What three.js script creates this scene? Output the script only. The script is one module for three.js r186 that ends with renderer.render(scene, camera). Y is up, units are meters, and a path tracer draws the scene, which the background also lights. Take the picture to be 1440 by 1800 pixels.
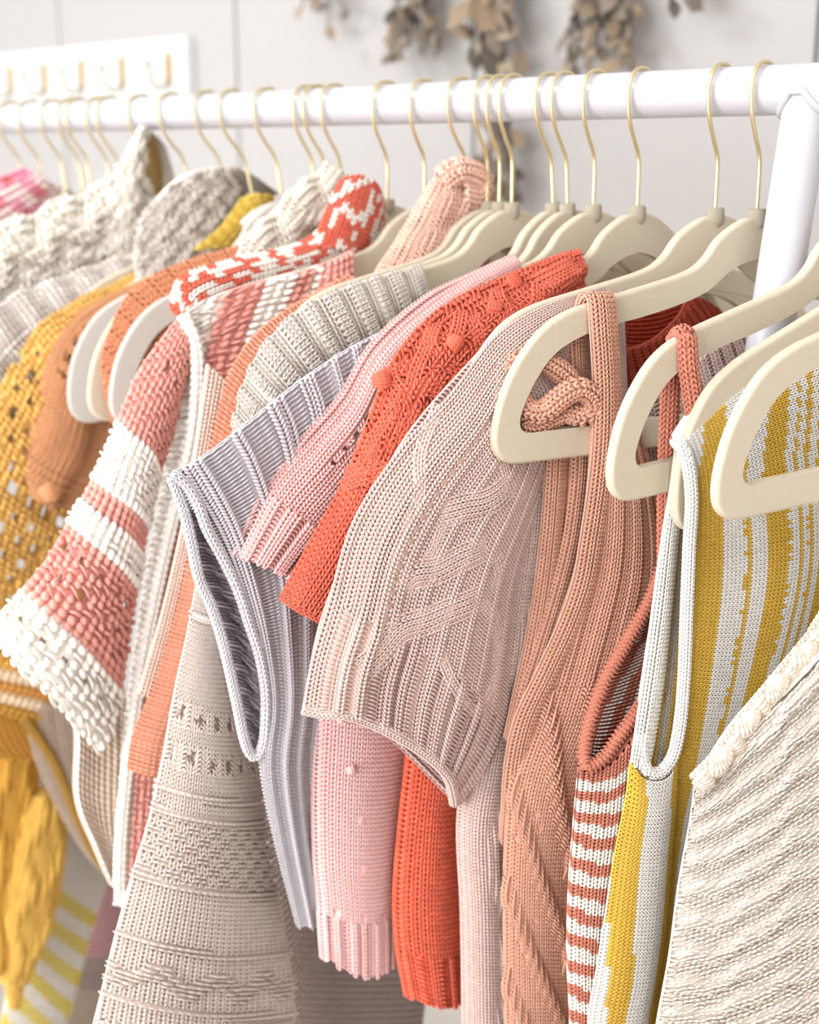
import * as THREE from 'three';
import { RoundedBoxGeometry } from 'three/addons/geometries/RoundedBoxGeometry.js';
import { mergeGeometries } from 'three/addons/utils/BufferGeometryUtils.js';
import { RectAreaLightUniformsLib } from 'three/addons/lights/RectAreaLightUniformsLib.js';

// ------------------------------------------------------------------ camera, light, exposure
const scene = new THREE.Scene();
const V3 = (x, y, z) => new THREE.Vector3(x, y, z);
const F = 2400, CX = 720, CY = 900, RAIL_Y = 1.25;        // focal length in pixels of a 1440 x 1800 picture; rail height
const pitch = Math.atan(620 / F);
const railCam = V3(-2610, 620, F).normalize();            // the rail's direction (towards -x) as the camera sees it: right, up, forward
const upCam = V3(0, Math.cos(pitch), -Math.sin(pitch));
const aX = railCam.clone().negate(), aY = upCam, aZ = V3().crossVectors(aX, aY).negate();
const toWorld = (c) => V3(aX.dot(c), aY.dot(c), aZ.dot(c));
const rayCam = (px, py) => V3((px - CX) / F, (CY - py) / F, 1);
const camPos = toWorld(rayCam(1400, 157).multiplyScalar(0.772)).negate().add(V3(0, RAIL_Y, 0));
const camera = new THREE.PerspectiveCamera(2 * Math.atan(900 / F) * 180 / Math.PI, 0.8, 0.05, 30);
camera.position.copy(camPos);
camera.up.set(0, 1, 0);
camera.lookAt(camPos.clone().add(toWorld(V3(0, 0, 1))));
camera.focus = 0.74;
camera.userData.fStop = 5.6;
scene.add(camera);

const renderer = new THREE.WebGLRenderer({ antialias: true });
renderer.toneMapping = THREE.LinearToneMapping;
renderer.toneMappingExposure = 0.64;
renderer.shadowMap.enabled = true;
RectAreaLightUniformsLib.init();
scene.background = new THREE.Color(0xdfe6ee);

// unseen ceiling panels, one for the upper-left light and two for fill: [x, z, width along x, depth along z, intensity]
const PANELS = [
  [-1.55, 1.05, 0.6, 0.6, 48],  // out of view, placed to light the rack from the upper left
  [0.95, 0.75, 0.9, 0.9, 7],  // added fill over the right end of the rack
  [-0.2, 2.1, 1.2, 0.6, 9],  // added fill from behind the camera
];

const FILL_INTENSITY = 9.4;                                         // added fill window behind the photographer

// ------------------------------------------------------------------ helpers
let seed = 7;
const rnd = () => { seed = (seed * 1664525 + 1013904223) >>> 0; return seed / 4294967296; };
const rr = (a, b) => a + (b - a) * rnd();
const names = {};
function numbered(n) { const k = names[n] = (names[n] ?? -1) + 1; return k ? n + '_' + String(k).padStart(3, '0') : n; }
function tag(o, label, category, group) { o.userData.label = label; o.userData.category = category; if (group) o.userData.group = group; return o; }
function thing(name, label, category, pos, group) {
  const o = new THREE.Group(); o.name = numbered(name); if (pos) o.position.copy(pos); scene.add(o);
  return tag(o, label, category, group);
}
const garment = (...a) => { const o = thing(...a); o.userData.roomSpace = true; return o; };
function mesh(name, geo, mat, parent = scene, label) {
  const m = new THREE.Mesh(geo, mat); m.name = parent === scene ? numbered(name) : name; m.castShadow = m.receiveShadow = true;
  if (label) m.userData.label = label;
  parent.add(m); return m;
}
function structure(name, geo, mat) { const m = mesh(name, geo, mat); m.userData.kind = 'structure'; return m; }
const sat = (x) => Math.min(1, Math.max(0, x));
const sstep = (a, b, x) => { const t = sat((x - a) / (b - a)); return t * t * (3 - 2 * t); };
const hash = (i, j, k = 0) => { let h = (i * 374761393 + j * 668265263 + k * 2147483647) | 0; h = Math.imul(h ^ (h >>> 13), 1274126177); return ((h ^ (h >>> 16)) >>> 0) / 4294967296; };
const C = (hex) => new THREE.Color(hex);

// a vertical hanging plane through the rail at x, swung by yaw; pixels of the photograph meet it at real points
function Plane(x, yawDeg = 0, z = 0) {
  const a = yawDeg * Math.PI / 180;
  const P = { x, a, D: V3(-Math.sin(a), 0, Math.cos(a)), N: V3(Math.cos(a), 0, Math.sin(a)), O: V3(x, RAIL_Y, z) };
  P.pt = (px, py, off = 0) => {
    const r = toWorld(rayCam(px, py)), p0 = P.O.clone().addScaledVector(P.N, off / 1000);
    return camPos.clone().addScaledVector(r, p0.sub(camPos).dot(P.N) / r.dot(P.N));
  };
  P.at = (w, y) => P.O.clone().addScaledVector(P.D, w).add(V3(0, y, 0));
  return P;
}
function railX(px) { let lo = -3, hi = 1; for (let k = 0; k < 50; k++) { const m = (lo + hi) / 2; const c = V3(m, RAIL_Y, 0).sub(camPos); const q = CX + F * (c.x * aX.x + c.y * aY.x + c.z * aZ.x) / (c.x * aX.z + c.y * aY.z + c.z * aZ.z); if (q < px) lo = m; else hi = m; } return lo; }

// ------------------------------------------------------------------ materials
function noiseTex(n, f, sx = 1, sy = 1) {
  const d = new Uint8Array(n * n * 4);
  for (let y = 0; y < n; y++) for (let x = 0; x < n; x++) { const v = Math.round(255 * sat(f(x / n, y / n))); const k = 4 * (y * n + x); d[k] = d[k + 1] = d[k + 2] = v; d[k + 3] = 255; }
  const t = new THREE.DataTexture(d, n, n); t.wrapS = t.wrapT = THREE.RepeatWrapping; t.magFilter = THREE.LinearFilter; t.minFilter = THREE.LinearMipmapLinearFilter; t.generateMipmaps = true; t.repeat.set(sx, sy); t.needsUpdate = true; return t;
}
const plyTex = noiseTex(64, (u, v) => 0.5 + 0.5 * Math.sin(2 * Math.PI * (2 * u + 2 * v)) * 0.8 + (hash(Math.floor(u * 64), Math.floor(v * 64)) - 0.5) * 0.4);
const grainTex = noiseTex(256, (u, v) => 0.5 + 0.35 * (hash(Math.floor(u * 256), Math.floor(v * 256), 3) - 0.5) + 0.4 * (hash(Math.floor(u * 64), Math.floor(v * 64), 5) - 0.5), 40, 40);
const clothTex = noiseTex(128, (u, v) => { const a = (u * 16) % 1, b = (v * 24 + 0.5 * Math.abs(a - 0.5) * 2) % 1; return 0.25 + 0.75 * Math.sin(Math.PI * a % Math.PI) * Math.sin(Math.PI * b); }, 1 / 0.056, 1 / 0.056);
const std = (color, rough = 0.6, o = {}) => new THREE.MeshStandardMaterial({ color, roughness: rough, ...o });
const yarnMat = new THREE.MeshPhysicalMaterial({ color: 0xffffff, roughness: 0.92, sheen: 0.25, sheenRoughness: 0.6, sheenColor: C(0xffffff), bumpMap: plyTex, bumpScale: 0.0004, specularIntensity: 0.25 });
const clothMats = {};
function cloth(hex) { return clothMats[hex] ??= new THREE.MeshPhysicalMaterial({ color: hex, roughness: 0.95, sheen: 0.25, sheenRoughness: 0.6, sheenColor: C(0xffffff), specularIntensity: 0.2 }); }
const bandedCloth = new THREE.MeshPhysicalMaterial({ color: 0xffffff, vertexColors: true, roughness: 0.95, sheen: 0.25, sheenRoughness: 0.6, sheenColor: C(0xffffff), specularIntensity: 0.2 });
const M = {
  wall: std(0xc3bfbb, 0.85, { bumpMap: grainTex, bumpScale: 0.0004 }), ceiling: std(0xf3f2ef, 0.9), floor: std(0xb4aca2, 0.6), trim: std(0xefece8, 0.6),
  rack: new THREE.MeshPhysicalMaterial({ color: 0xc2c0c4, roughness: 0.34, clearcoat: 0.25, clearcoatRoughness: 0.3 }),
  hanger: new THREE.MeshPhysicalMaterial({ color: 0xcbbea6, roughness: 0.8, sheen: 0.3, sheenRoughness: 0.5, sheenColor: C(0xfff6e6), bumpMap: grainTex, bumpScale: 0.0003 }),
  hangerGrey: new THREE.MeshPhysicalMaterial({ color: 0xc6beb4, roughness: 0.8, sheen: 0.3, sheenRoughness: 0.5, sheenColor: C(0xfff6f0), bumpMap: grainTex, bumpScale: 0.0003 }),
  gold: std(0xe2d2a4, 0.3, { metalness: 0.8 }), glow: new THREE.MeshStandardMaterial({ color: 0xffffff, emissive: 0xffffff, emissiveIntensity: 1.2 }),
  lampFrame: std(0xe8e8e8, 0.5),
};

// ------------------------------------------------------------------ surfaces through control points
function cr(p0, p1, p2, p3, t) { const t2 = t * t, t3 = t2 * t; return 0.5 * (2 * p1 + (p2 - p0) * t + (2 * p0 - 5 * p1 + 4 * p2 - p3) * t2 + (3 * p1 - p0 - 3 * p2 + p3) * t3); }
function crv(a, b, c, d, t) { return V3(cr(a.x, b.x, c.x, d.x, t), cr(a.y, b.y, c.y, d.y, t), cr(a.z, b.z, c.z, d.z, t)); }
function along(P, t) { const n = P.length - 1, f = sat(t) * n, i = Math.min(n - 1, Math.floor(f)), g = (k) => k < 0 ? P[0].clone().multiplyScalar(2).sub(P[1]) : k > n ? P[n].clone().multiplyScalar(2).sub(P[n - 1]) : P[k]; return crv(g(i - 1), P[i], P[i + 1], g(i + 2), f - i); }
function table(f, n = 48) { const L = [0]; let p = f(0); for (let k = 1; k <= n; k++) { const q = f(k / n); L.push(L[k - 1] + q.distanceTo(p)); p = q; } return { len: L[n], inv: (s) => { const x = sat(s) * L[n]; let k = 1; while (k < n && L[k] < x) k++; return (k - 1 + (L[k] > L[k - 1] ? (x - L[k - 1]) / (L[k] - L[k - 1]) : 0)) / n; } }; }
// rows of [px, py, off mm] on a hanging plane -> surface with near-even parameters
function surface(pl, rows, bulge = 0) {
  const P = rows.map((r) => r.map((q) => q.isVector3 ? q : (q[3] ?? pl).pt(q[0], q[1], q[2] ?? 0)));
  const raw = (u, v) => along(P.map((r) => along(r, u)), v);
  const tv = table((t) => raw(0.5, t)), tu = table((t) => raw(t, 0.5));
  const N = pl.N;
  const S = { N };
  S.mid = (u, v) => raw(tu.inv(u), tv.inv(v));
  S.prof = (u) => Math.sqrt(Math.max(0, 1 - Math.pow(Math.abs(2 * u - 1), 2.4)));
  S.pos = (u, v) => S.mid(u, v).addScaledVector(N, bulge * S.prof(u) / 1000);
  const widths = [0.1, 0.35, 0.6, 0.85].map((v) => table((t) => S.pos(t, v), 20).len);
  S.w = widths.reduce((a, b) => a + b) / 4; S.h = tv.len; S.bulge = bulge / 1000;
  return S;
}
// sampled surface: positions and normals on a grid, bilinear lookups (fast)
function sampled(S, nu, nv, edge = 0.002) {
  const G = [];
  for (let j = 0; j <= nv; j++) for (let i = 0; i <= nu; i++) G.push(S.pos(i / nu, j / nv));
  const at = (i, j) => G[Math.min(nv, Math.max(0, j)) * (nu + 1) + Math.min(nu, Math.max(0, i))];
  const Nn = [];
  for (let j = 0; j <= nv; j++) for (let i = 0; i <= nu; i++) { const n = V3().crossVectors(at(i + 1, j).clone().sub(at(i - 1, j)), at(i, j + 1).clone().sub(at(i, j - 1))); n.normalize(); if (n.dot(S.N) < 0) n.negate(); if (!(n.lengthSq() > 0.5)) n.copy(S.N); Nn.push(n); }
  const lerpG = (A, u, v) => { const x = Math.min(nu - 1e-6, Math.max(0, u * nu)), y = Math.min(nv - 1e-6, Math.max(0, v * nv)), i = Math.floor(x), j = Math.floor(y), fx = x - i, fy = y - j; const q = (a, b) => A[b * (nu + 1) + a]; return q(i, j).clone().multiplyScalar((1 - fx) * (1 - fy)).addScaledVector(q(i + 1, j), fx * (1 - fy)).addScaledVector(q(i, j + 1), (1 - fx) * fy).addScaledVector(q(i + 1, j + 1), fx * fy); };
  return { nu, nv, G, Nn, pos: (u, v) => lerpG(G, u, v), nor: (u, v) => lerpG(Nn, u, v) };
}
function gridGeometry(front, back, uvs, nu, nv, skip) {
  const n = front.length, pos = new Float32Array(n * 6), uv = new Float32Array(n * 4), idx = [];
  for (let k = 0; k < n; k++) { front[k].toArray(pos, 3 * k); back[k].toArray(pos, 3 * (n + k)); uv[2 * k] = uv[2 * (n + k)] = uvs[k][0]; uv[2 * k + 1] = uv[2 * (n + k) + 1] = uvs[k][1]; }
  const id = (i, j) => j * (nu + 1) + i;
  const gone = (i, j) => i < 0 || j < 0 || i >= nu || j >= nv || (skip && skip((i + 0.5) / nu, (j + 0.5) / nv));
  for (let j = 0; j < nv; j++) for (let i = 0; i < nu; i++) {
    if (gone(i, j)) continue;
    const a = id(i, j), b = id(i + 1, j), c = id(i + 1, j + 1), d = id(i, j + 1);
    idx.push(a, d, b, b, d, c, n + a, n + b, n + d, n + b, n + c, n + d);
    const wall = (p, q) => idx.push(p, q, n + p, q, n + q, n + p);
    if (gone(i - 1, j)) wall(a, d); if (gone(i + 1, j)) wall(c, b); if (gone(i, j - 1)) wall(b, a); if (gone(i, j + 1)) wall(d, c);
  }
  const g = new THREE.BufferGeometry(); g.setAttribute('position', new THREE.BufferAttribute(pos, 3)); g.setAttribute('uv', new THREE.BufferAttribute(uv, 2)); g.setIndex(idx); g.computeVertexNormals(); return g;
}

// ------------------------------------------------------------------ yarn stitches (one loop each)
function yarnTube(pts, radii, sides = 6, twist = 1.5) {
  const pos = [], uv = [], idx = [], n = pts.length;
  for (let k = 0; k < n; k++) {
    const t = pts[Math.min(n - 1, k + 1)].clone().sub(pts[Math.max(0, k - 1)]).normalize();
    const s = V3().crossVectors(t, V3(0, 0, 1)).normalize(), b = V3().crossVectors(s, t);
    for (let i = 0; i <= sides; i++) { const a = 2 * Math.PI * i / sides; const p = pts[k].clone().addScaledVector(s, Math.cos(a) * radii[k]).addScaledVector(b, Math.sin(a) * radii[k]); pos.push(p.x, p.y, p.z); uv.push(i / sides, twist * k / (n - 1)); }
  }
  for (let k = 0; k < n - 1; k++) for (let i = 0; i < sides; i++) { const a = k * (sides + 1) + i, b = a + 1, c = a + sides + 1, d = c + 1; idx.push(a, b, c, b, d, c); }
  const g = new THREE.BufferGeometry(); g.setAttribute('position', new THREE.Float32BufferAttribute(pos, 3)); g.setAttribute('uv', new THREE.Float32BufferAttribute(uv, 2)); g.setIndex(idx); g.computeVertexNormals(); return g;
}
// local axes: x across a column (1 = one stitch), y down the fabric (1 = one row), z out of it (1 = one stitch width)
const legGeo = (s) => yarnTube([V3(s * 0.40, -0.72, -0.12), V3(s * 0.37, -0.42, 0.10), V3(s * 0.27, 0.0, 0.20), V3(s * 0.15, 0.42, 0.14), V3(s * 0.06, 0.72, -0.08)], [0.12, 0.195, 0.215, 0.195, 0.11]);
const knitGeo = mergeGeometries([legGeo(-1), legGeo(1)]);
const purlGeo = yarnTube([V3(-0.56, 0.22, -0.12), V3(-0.38, -0.06, 0.10), V3(0, -0.20, 0.20), V3(0.38, -0.06, 0.10), V3(0.56, 0.22, -0.12)], [0.16, 0.22, 0.24, 0.22, 0.16]);
const puffGeo = (() => { const g = new THREE.SphereGeometry(0.5, 10, 8); g.scale(0.86, 1.1, 0.7); return g; })();
const barGeo = yarnTube([V3(-0.75, 0.1, -0.05), V3(-0.4, -0.05, 0.2), V3(0, -0.08, 0.28), V3(0.4, 0.05, 0.2), V3(0.75, 0.1, -0.05)], [0.12, 0.2, 0.24, 0.2, 0.12]);
const STITCH = [knitGeo, purlGeo, puffGeo, barGeo];
const STITCH_NAME = ['knit_stitches', 'purl_stitches', 'puff_stitches', 'crossed_stitches'];

// lays stitches on a sampled surface. pat(i, j, u, v) -> { t, z, du, rot, c, s } (t < 0: none)
function layStitches(Q, S, parent, k) {
  const nc = Math.max(2, Math.round(S.w / k.w)), nr = Math.max(2, Math.round(S.h / k.h));
  const lists = STITCH.map(() => []);
  const P = (u, v, z) => Q.pos(u, v).addScaledVector(Q.nor(u, v), z);
  const col = new THREE.Color(), tint = new THREE.Color();
  for (let j = 0; j < nr; j++) for (let i = 0; i < nc; i++) {
    const u = (i + 0.5) / nc, v = (j + 0.5) / nr, o = k.pat ? k.pat(i, j, u, v, nc, nr) : {};
    const t = o.t ?? 0; if (t < 0) continue;
    const uu = u + (o.du ?? 0) / nc, vv = v + (o.dv ?? 0) / nr, z = (o.z ?? 0);
    if (uu < 0 || uu > 1) continue;
    const p = P(uu, vv, z + 0.0008), n = Q.nor(uu, vv);
    const tu = Q.pos(Math.min(1, uu + 0.5 / nc), vv).sub(Q.pos(Math.max(0, uu - 0.5 / nc), vv)), tv = Q.pos(uu, Math.min(1, vv + 0.5 / nr)).sub(Q.pos(uu, Math.max(0, vv - 0.5 / nr)));
    if (o.slope) { const dz = o.slope; tv.addScaledVector(tu, dz); }
    const lu = tu.length(); if (lu < 2e-4) continue;
    const zs = 1.3 * Math.min(lu, k.w * 1.3) * (o.s ?? 1), s = o.s ?? 1;
    if (o.turn) { const a = tu.clone(); tu.copy(tv); tv.copy(a).negate(); }
    if (o.rot) { const a = tu.clone(), b = tv.clone(), cs = Math.cos(o.rot), sn = Math.sin(o.rot), r = a.length() / b.length(); tu.copy(a).multiplyScalar(cs).addScaledVector(b, sn * r); tv.copy(b).multiplyScalar(cs).addScaledVector(a, -sn / r); }
    const m = new THREE.Matrix4().makeBasis(tu.multiplyScalar(s), tv.multiplyScalar(s), n.normalize().multiplyScalar(zs)); m.setPosition(p);
    col.copy(o.c ?? k.c); const jit = 1 + (hash(i, j, k.seed ?? 1) - 0.5) * (k.jit ?? 0.12); col.multiplyScalar(jit);
    lists[t].push([m, col.clone()]);
  }
  lists.forEach((L, t) => {
    if (!L.length) return;
    const im = new THREE.InstancedMesh(STITCH[t], yarnMat, L.length); im.name = STITCH_NAME[t]; im.userData.kind = 'stuff';
    L.forEach(([m, c], q) => { im.setMatrixAt(q, m); im.setColorAt(q, c); }); im.castShadow = im.receiveShadow = true; parent.add(im);
  });
}
const project = (p) => { const c = p.clone().sub(camPos), d = V3(c.dot(V3(aX.x, aY.x, aZ.x)), c.dot(V3(aX.y, aY.y, aZ.y)), c.dot(V3(aX.z, aY.z, aZ.z))); return [CX + F * d.x / d.z, CY - F * d.y / d.z]; };
function uvOf(Q, px, py) { let best = 1e9, r = [0, 0]; Q.px ??= Q.G.map(project); for (let j = 0; j <= Q.nv; j++) for (let i = 0; i <= Q.nu; i++) { const q = Q.px[j * (Q.nu + 1) + i], d = (q[0] - px) ** 2 + (q[1] - py) ** 2; if (d < best) { best = d; r = [i / Q.nu, j / Q.nv]; } } return r; }
// raised knit columns that travel over the fabric along a line given on the photograph
function layCables(Q, parent, o) {
  const mats = [], cols = [], base = C(o.hex);
  for (const cb of o.cables) {
    const cv = new THREE.CatmullRomCurve3(cb.px.map(([x, y]) => { const [u, v] = uvOf(Q, x, y); return V3(u, v, 0); }));
    const P = (t) => { const q = cv.getPoint(t); return Q.pos(sat(q.x), sat(q.y)); };
    const tb = table(P, 60), h = cb.h ?? 0.0027, w = cb.w ?? 0.0036, rows = Math.max(3, Math.round(tb.len / h)), n = cb.n ?? 4;
    for (let j = 0; j < rows; j++) {
      const t = tb.inv((j + 0.5) / rows), q = cv.getPoint(t), p = P(t), nn = Q.nor(sat(q.x), sat(q.y)).normalize();
      const T = P(Math.min(1, t + 0.02)).sub(P(Math.max(0, t - 0.02))).normalize(), side = V3().crossVectors(T, nn).normalize();
      const fade = Math.sqrt(sat(Math.min(j, rows - 1 - j) / 5 + 0.1));
      for (let i = 0; i < n; i++) {
        const x = (i + 0.5) / n * 2 - 1, z = (cb.z ?? 0.0028) * Math.sqrt(1 - 0.85 * x * x) * fade;
        const m = new THREE.Matrix4().makeBasis(side.clone().multiplyScalar(w), T.clone().multiplyScalar(h), nn.clone().multiplyScalar(w));
        m.setPosition(p.clone().addScaledVector(side, x * w * n / 2).addScaledVector(nn, z)); mats.push(m); cols.push(base.clone().multiplyScalar(1 + (hash(i, j, 5) - 0.5) * 0.12));
      }
    }
  }
  const im = new THREE.InstancedMesh(knitGeo, yarnMat, mats.length); im.name = 'cable_stitches'; im.userData.kind = 'stuff'; im.castShadow = im.receiveShadow = true;
  mats.forEach((m, k) => { im.setMatrixAt(k, m); im.setColorAt(k, cols[k]); }); parent.add(im);
}
// one piece of knitted fabric: a closed shell (full: also bulging at the back) with its stitches
function fabric(parent, name, pl, rows, o) {
  const S = surface(pl, rows, o.bulge ?? 0), cell = o.cell ?? 0.004;
  const nu = Math.min(90, Math.max(6, Math.round(S.w / cell))), nv = Math.min(160, Math.max(6, Math.round(S.h / cell)));
  const Q = sampled(S, nu, nv), front = [], back = [], uvs = [];
  for (let j = 0; j <= nv; j++) for (let i = 0; i <= nu; i++) {
    const u = i / nu, v = j / nv, k = j * (nu + 1) + i, n = Q.Nn[k], z = o.relief ? o.relief(u, v) : 0;
    front.push(Q.G[k].clone().addScaledVector(n, z));
    back.push(o.full ? S.mid(u, v).addScaledVector(S.N, -0.0025 - S.bulge * (o.back ?? 0.8) * S.prof(u)) : Q.G[k].clone().addScaledVector(n, -0.0022));
    uvs.push([u * S.w, v * S.h]);
  }
  const geo = gridGeometry(front, back, uvs, nu, nv, o.hole);
  if (o.base) { const a = new Float32Array(front.length * 6); for (let k = 0; k < front.length; k++) { const c = o.base((k % (nu + 1)) / nu, Math.floor(k / (nu + 1)) / nv); c.toArray(a, 3 * k); c.toArray(a, 3 * (k + front.length)); } geo.setAttribute('color', new THREE.BufferAttribute(a, 3)); }
  const m = mesh(name, geo, o.base ? bandedCloth : cloth(o.hex), parent, o.label);
  if (o.knit !== null) layStitches(Q, S, m, { w: 0.0036, h: 0.0025, c: C(o.hex), ...o.knit, pat: withRelief(o) });
  if (o.cables) layCables(Q, m, o);
  return m;
}
function withRelief(o) {
  const p = o.knit?.pat;
  return (i, j, u, v, nc, nr) => { if (o.hole && o.hole(u, v)) return { t: -1 }; const r = p ? { ...p(i, j, u, v, nc, nr) } : {}; if (o.relief) r.z = (r.z ?? 0) + o.relief(u, v); return r; };
}
// a knitted cord along a path of points: shell tube with chain stitches round it
function cord(parent, name, pts, r, hex, o = {}) {
  const curve = new THREE.CatmullRomCurve3(pts), L = curve.getLength(), n = Math.max(8, Math.round(L / 0.004));
  const g = new THREE.TubeGeometry(curve, n, r * 0.86, 10, o.closed ?? false);
  const m = mesh(name, g, cloth(hex), parent, o.label);
  if (o.knit === null) return m;
  const fr = curve.computeFrenetFrames(n, false), k = o.cols ?? 6, h = o.h ?? 0.0026, rows = Math.max(3, Math.round(L / h)), mats = [], c0 = C(hex), flat = o.flat ?? 1;
  for (let j = 0; j < rows; j++) {
    const t = (j + 0.5) / rows, p = curve.getPointAt(t), T = curve.getTangentAt(t), f = Math.min(n, Math.round(t * n)), Nn = fr.normals[f], B = fr.binormals[f];
    for (let i = 0; i < k; i++) {
      const a = 2 * Math.PI * (i + 0.5 * (j % 2) * (o.stagger ?? 0)) / k, out = Nn.clone().multiplyScalar(Math.cos(a)).addScaledVector(B, Math.sin(a)), side = V3().crossVectors(T, out);
      const w = 2 * Math.PI * r / k;
      const mm = new THREE.Matrix4().makeBasis(side.multiplyScalar(w), T.clone().multiplyScalar(L / rows), out.clone().multiplyScalar(Math.min(w, r * 0.9))); mm.setPosition(p.clone().addScaledVector(out, r * 0.86)); mats.push(mm);
    }
  }
  const im = new THREE.InstancedMesh(STITCH[o.t ?? 0], yarnMat, mats.length); im.name = STITCH_NAME[o.t ?? 0]; im.userData.kind = 'stuff';
  mats.forEach((q, i) => { im.setMatrixAt(i, q); im.setColorAt(i, c0.clone().multiplyScalar(1 + (hash(i, 3) - 0.5) * 0.14)); }); m.add(im);
  return m;
}
// a small knitted knot standing proud of the fabric
const bobbleBase = (() => { const gs = []; for (let k = -2; k <= 2; k++) { const c = Math.sqrt(1 - (k / 2.9) ** 2); gs.push(yarnTube([V3(-0.92, k * 0.10, -0.3), V3(-0.66, k * 0.26, 0.16 * c), V3(0, k * 0.36, 0.62 * c), V3(0.66, k * 0.26, 0.16 * c), V3(0.92, k * 0.10, -0.3)], [0.12, 0.24, 0.27, 0.24, 0.12], 8, 3)); } const s = new THREE.SphereGeometry(0.66, 12, 8); s.scale(1, 1, 0.7); gs.push(s); return mergeGeometries(gs); })();
const bobMats = {};
function bobble(parent, pos, nrm, r, hex, spin = 0) {
  const m = mesh('bobble', bobbleBase, bobMats[hex] ??= new THREE.MeshPhysicalMaterial({ color: hex, roughness: 0.92, sheen: 0.25, sheenRoughness: 0.6, bumpMap: plyTex, bumpScale: 0.0004, specularIntensity: 0.2 }), parent);
  m.position.copy(pos); m.quaternion.setFromUnitVectors(V3(0, 0, 1), nrm.clone().normalize()); m.rotateZ(spin); m.scale.setScalar(r); return m;
}
// ------------------------------------------------------------------ the room
const WALL_Z = -0.62, XL = -2.9, XR = 1.6, ZF = 2.7, CEIL = 2.45;
const wallPl = { pt: (px, py, off = 0) => { const r = toWorld(rayCam(px, py)); return camPos.clone().addScaledVector(r, (WALL_Z + off / 1000 - camPos.z) / r.z); } };
const bx = (w, h, d, x, y, z, r = 0) => { const g = r ? new RoundedBoxGeometry(w, h, d, 2, r) : new THREE.BoxGeometry(w, h, d); g.translate(x, y, z); return g; };
{
  structure('floor', bx(XR - XL + 0.2, 0.08, ZF - WALL_Z + 0.2, (XL + XR) / 2, -0.04, (ZF + WALL_Z) / 2), M.floor);
  structure('ceiling', bx(XR - XL + 0.2, 0.08, ZF - WALL_Z + 0.2, (XL + XR) / 2, CEIL + 0.04, (ZF + WALL_Z) / 2), M.ceiling);
  structure('wall_left', bx(0.1, CEIL, ZF - WALL_Z, XL - 0.05, CEIL / 2, (ZF + WALL_Z) / 2), M.wall);
  structure('wall_right', bx(0.1, CEIL, ZF - WALL_Z, XR + 0.05, CEIL / 2, (ZF + WALL_Z) / 2), M.wall);
  structure('wall_front', bx(XR - XL, CEIL, 0.1, (XL + XR) / 2, CEIL / 2, ZF + 0.05), M.wall);
  // back wall of wide painted boards with narrow open joints
  const back = structure('wall_back', bx(XR - XL, CEIL, 0.1, (XL + XR) / 2, CEIL / 2, WALL_Z - 0.062), M.wall);
  const j0 = wallPl.pt(104, 60).x, j1 = wallPl.pt(414, 60).x, wd = j1 - j0, edges = [XL];
  for (let x = j1 - wd * Math.floor((j1 - XL) / wd); x < XR; x += wd) if (x > XL + 0.02) edges.push(x);
  edges.push(XR);
  for (let k = 0; k + 1 < edges.length; k++) { const a = edges[k] + 0.002, b = edges[k + 1] - 0.002; mesh('panel', bx(b - a, CEIL - 0.002, 0.012, (a + b) / 2, CEIL / 2, WALL_Z - 0.006, 0.0025), M.wall, back); }
  structure('baseboard_back', bx(XR - XL, 0.1, 0.014, (XL + XR) / 2, 0.05, WALL_Z + 0.007, 0.003), M.trim);
  // added window behind the photographer, its glowing pane gives frontal fill
  structure('added_window_1', mergeGeometries([bx(2.5, 0.06, 0.05, -0.4, 0.3, ZF - 0.025), bx(2.5, 0.06, 0.05, -0.4, 2.1, ZF - 0.025), bx(0.06, 1.8, 0.05, -1.62, 1.2, ZF - 0.025), bx(0.06, 1.8, 0.05, 0.82, 1.2, ZF - 0.025), bx(0.05, 1.8, 0.05, -0.4, 1.2, ZF - 0.025)]), M.trim);
  mesh('added_window_pane', bx(2.38, 1.74, 0.01, -0.4, 1.2, ZF - 0.006), M.glow).userData.kind = 'structure';
  const fillLight = new THREE.RectAreaLight(0xf2f5fc, FILL_INTENSITY, 2.38, 1.74); fillLight.position.set(-0.4, 1.2, ZF - 0.06); scene.add(fillLight);  // frontal fill at the added window
  const spots = ['unseen square ceiling panel that lights the rack from the upper left', 'added square fill panel on the ceiling above the right end of the rack', 'added long fill panel on the ceiling behind the photographer'];
  PANELS.forEach(([x, z, w, d, I], k) => {
    const t = thing('unseen_ceiling_light', spots[k], 'ceiling light', V3(x, CEIL, z));  // panels out of view, placed for the light they give
    mesh('frame', mergeGeometries([bx(w + 0.06, 0.03, 0.03, 0, -0.015, d / 2 + 0.015), bx(w + 0.06, 0.03, 0.03, 0, -0.015, -d / 2 - 0.015), bx(0.03, 0.03, d, w / 2 + 0.015, -0.015, 0), bx(0.03, 0.03, d, -w / 2 - 0.015, -0.015, 0)]), M.lampFrame, t);
    mesh('diffuser', bx(w, 0.012, d, 0, -0.01, 0), M.glow, t);
    const L = new THREE.RectAreaLight(0xf2f5fc, I, w, d); L.position.set(0, -0.035, 0); L.rotation.x = -Math.PI / 2; t.add(L);
  });
}
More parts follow.
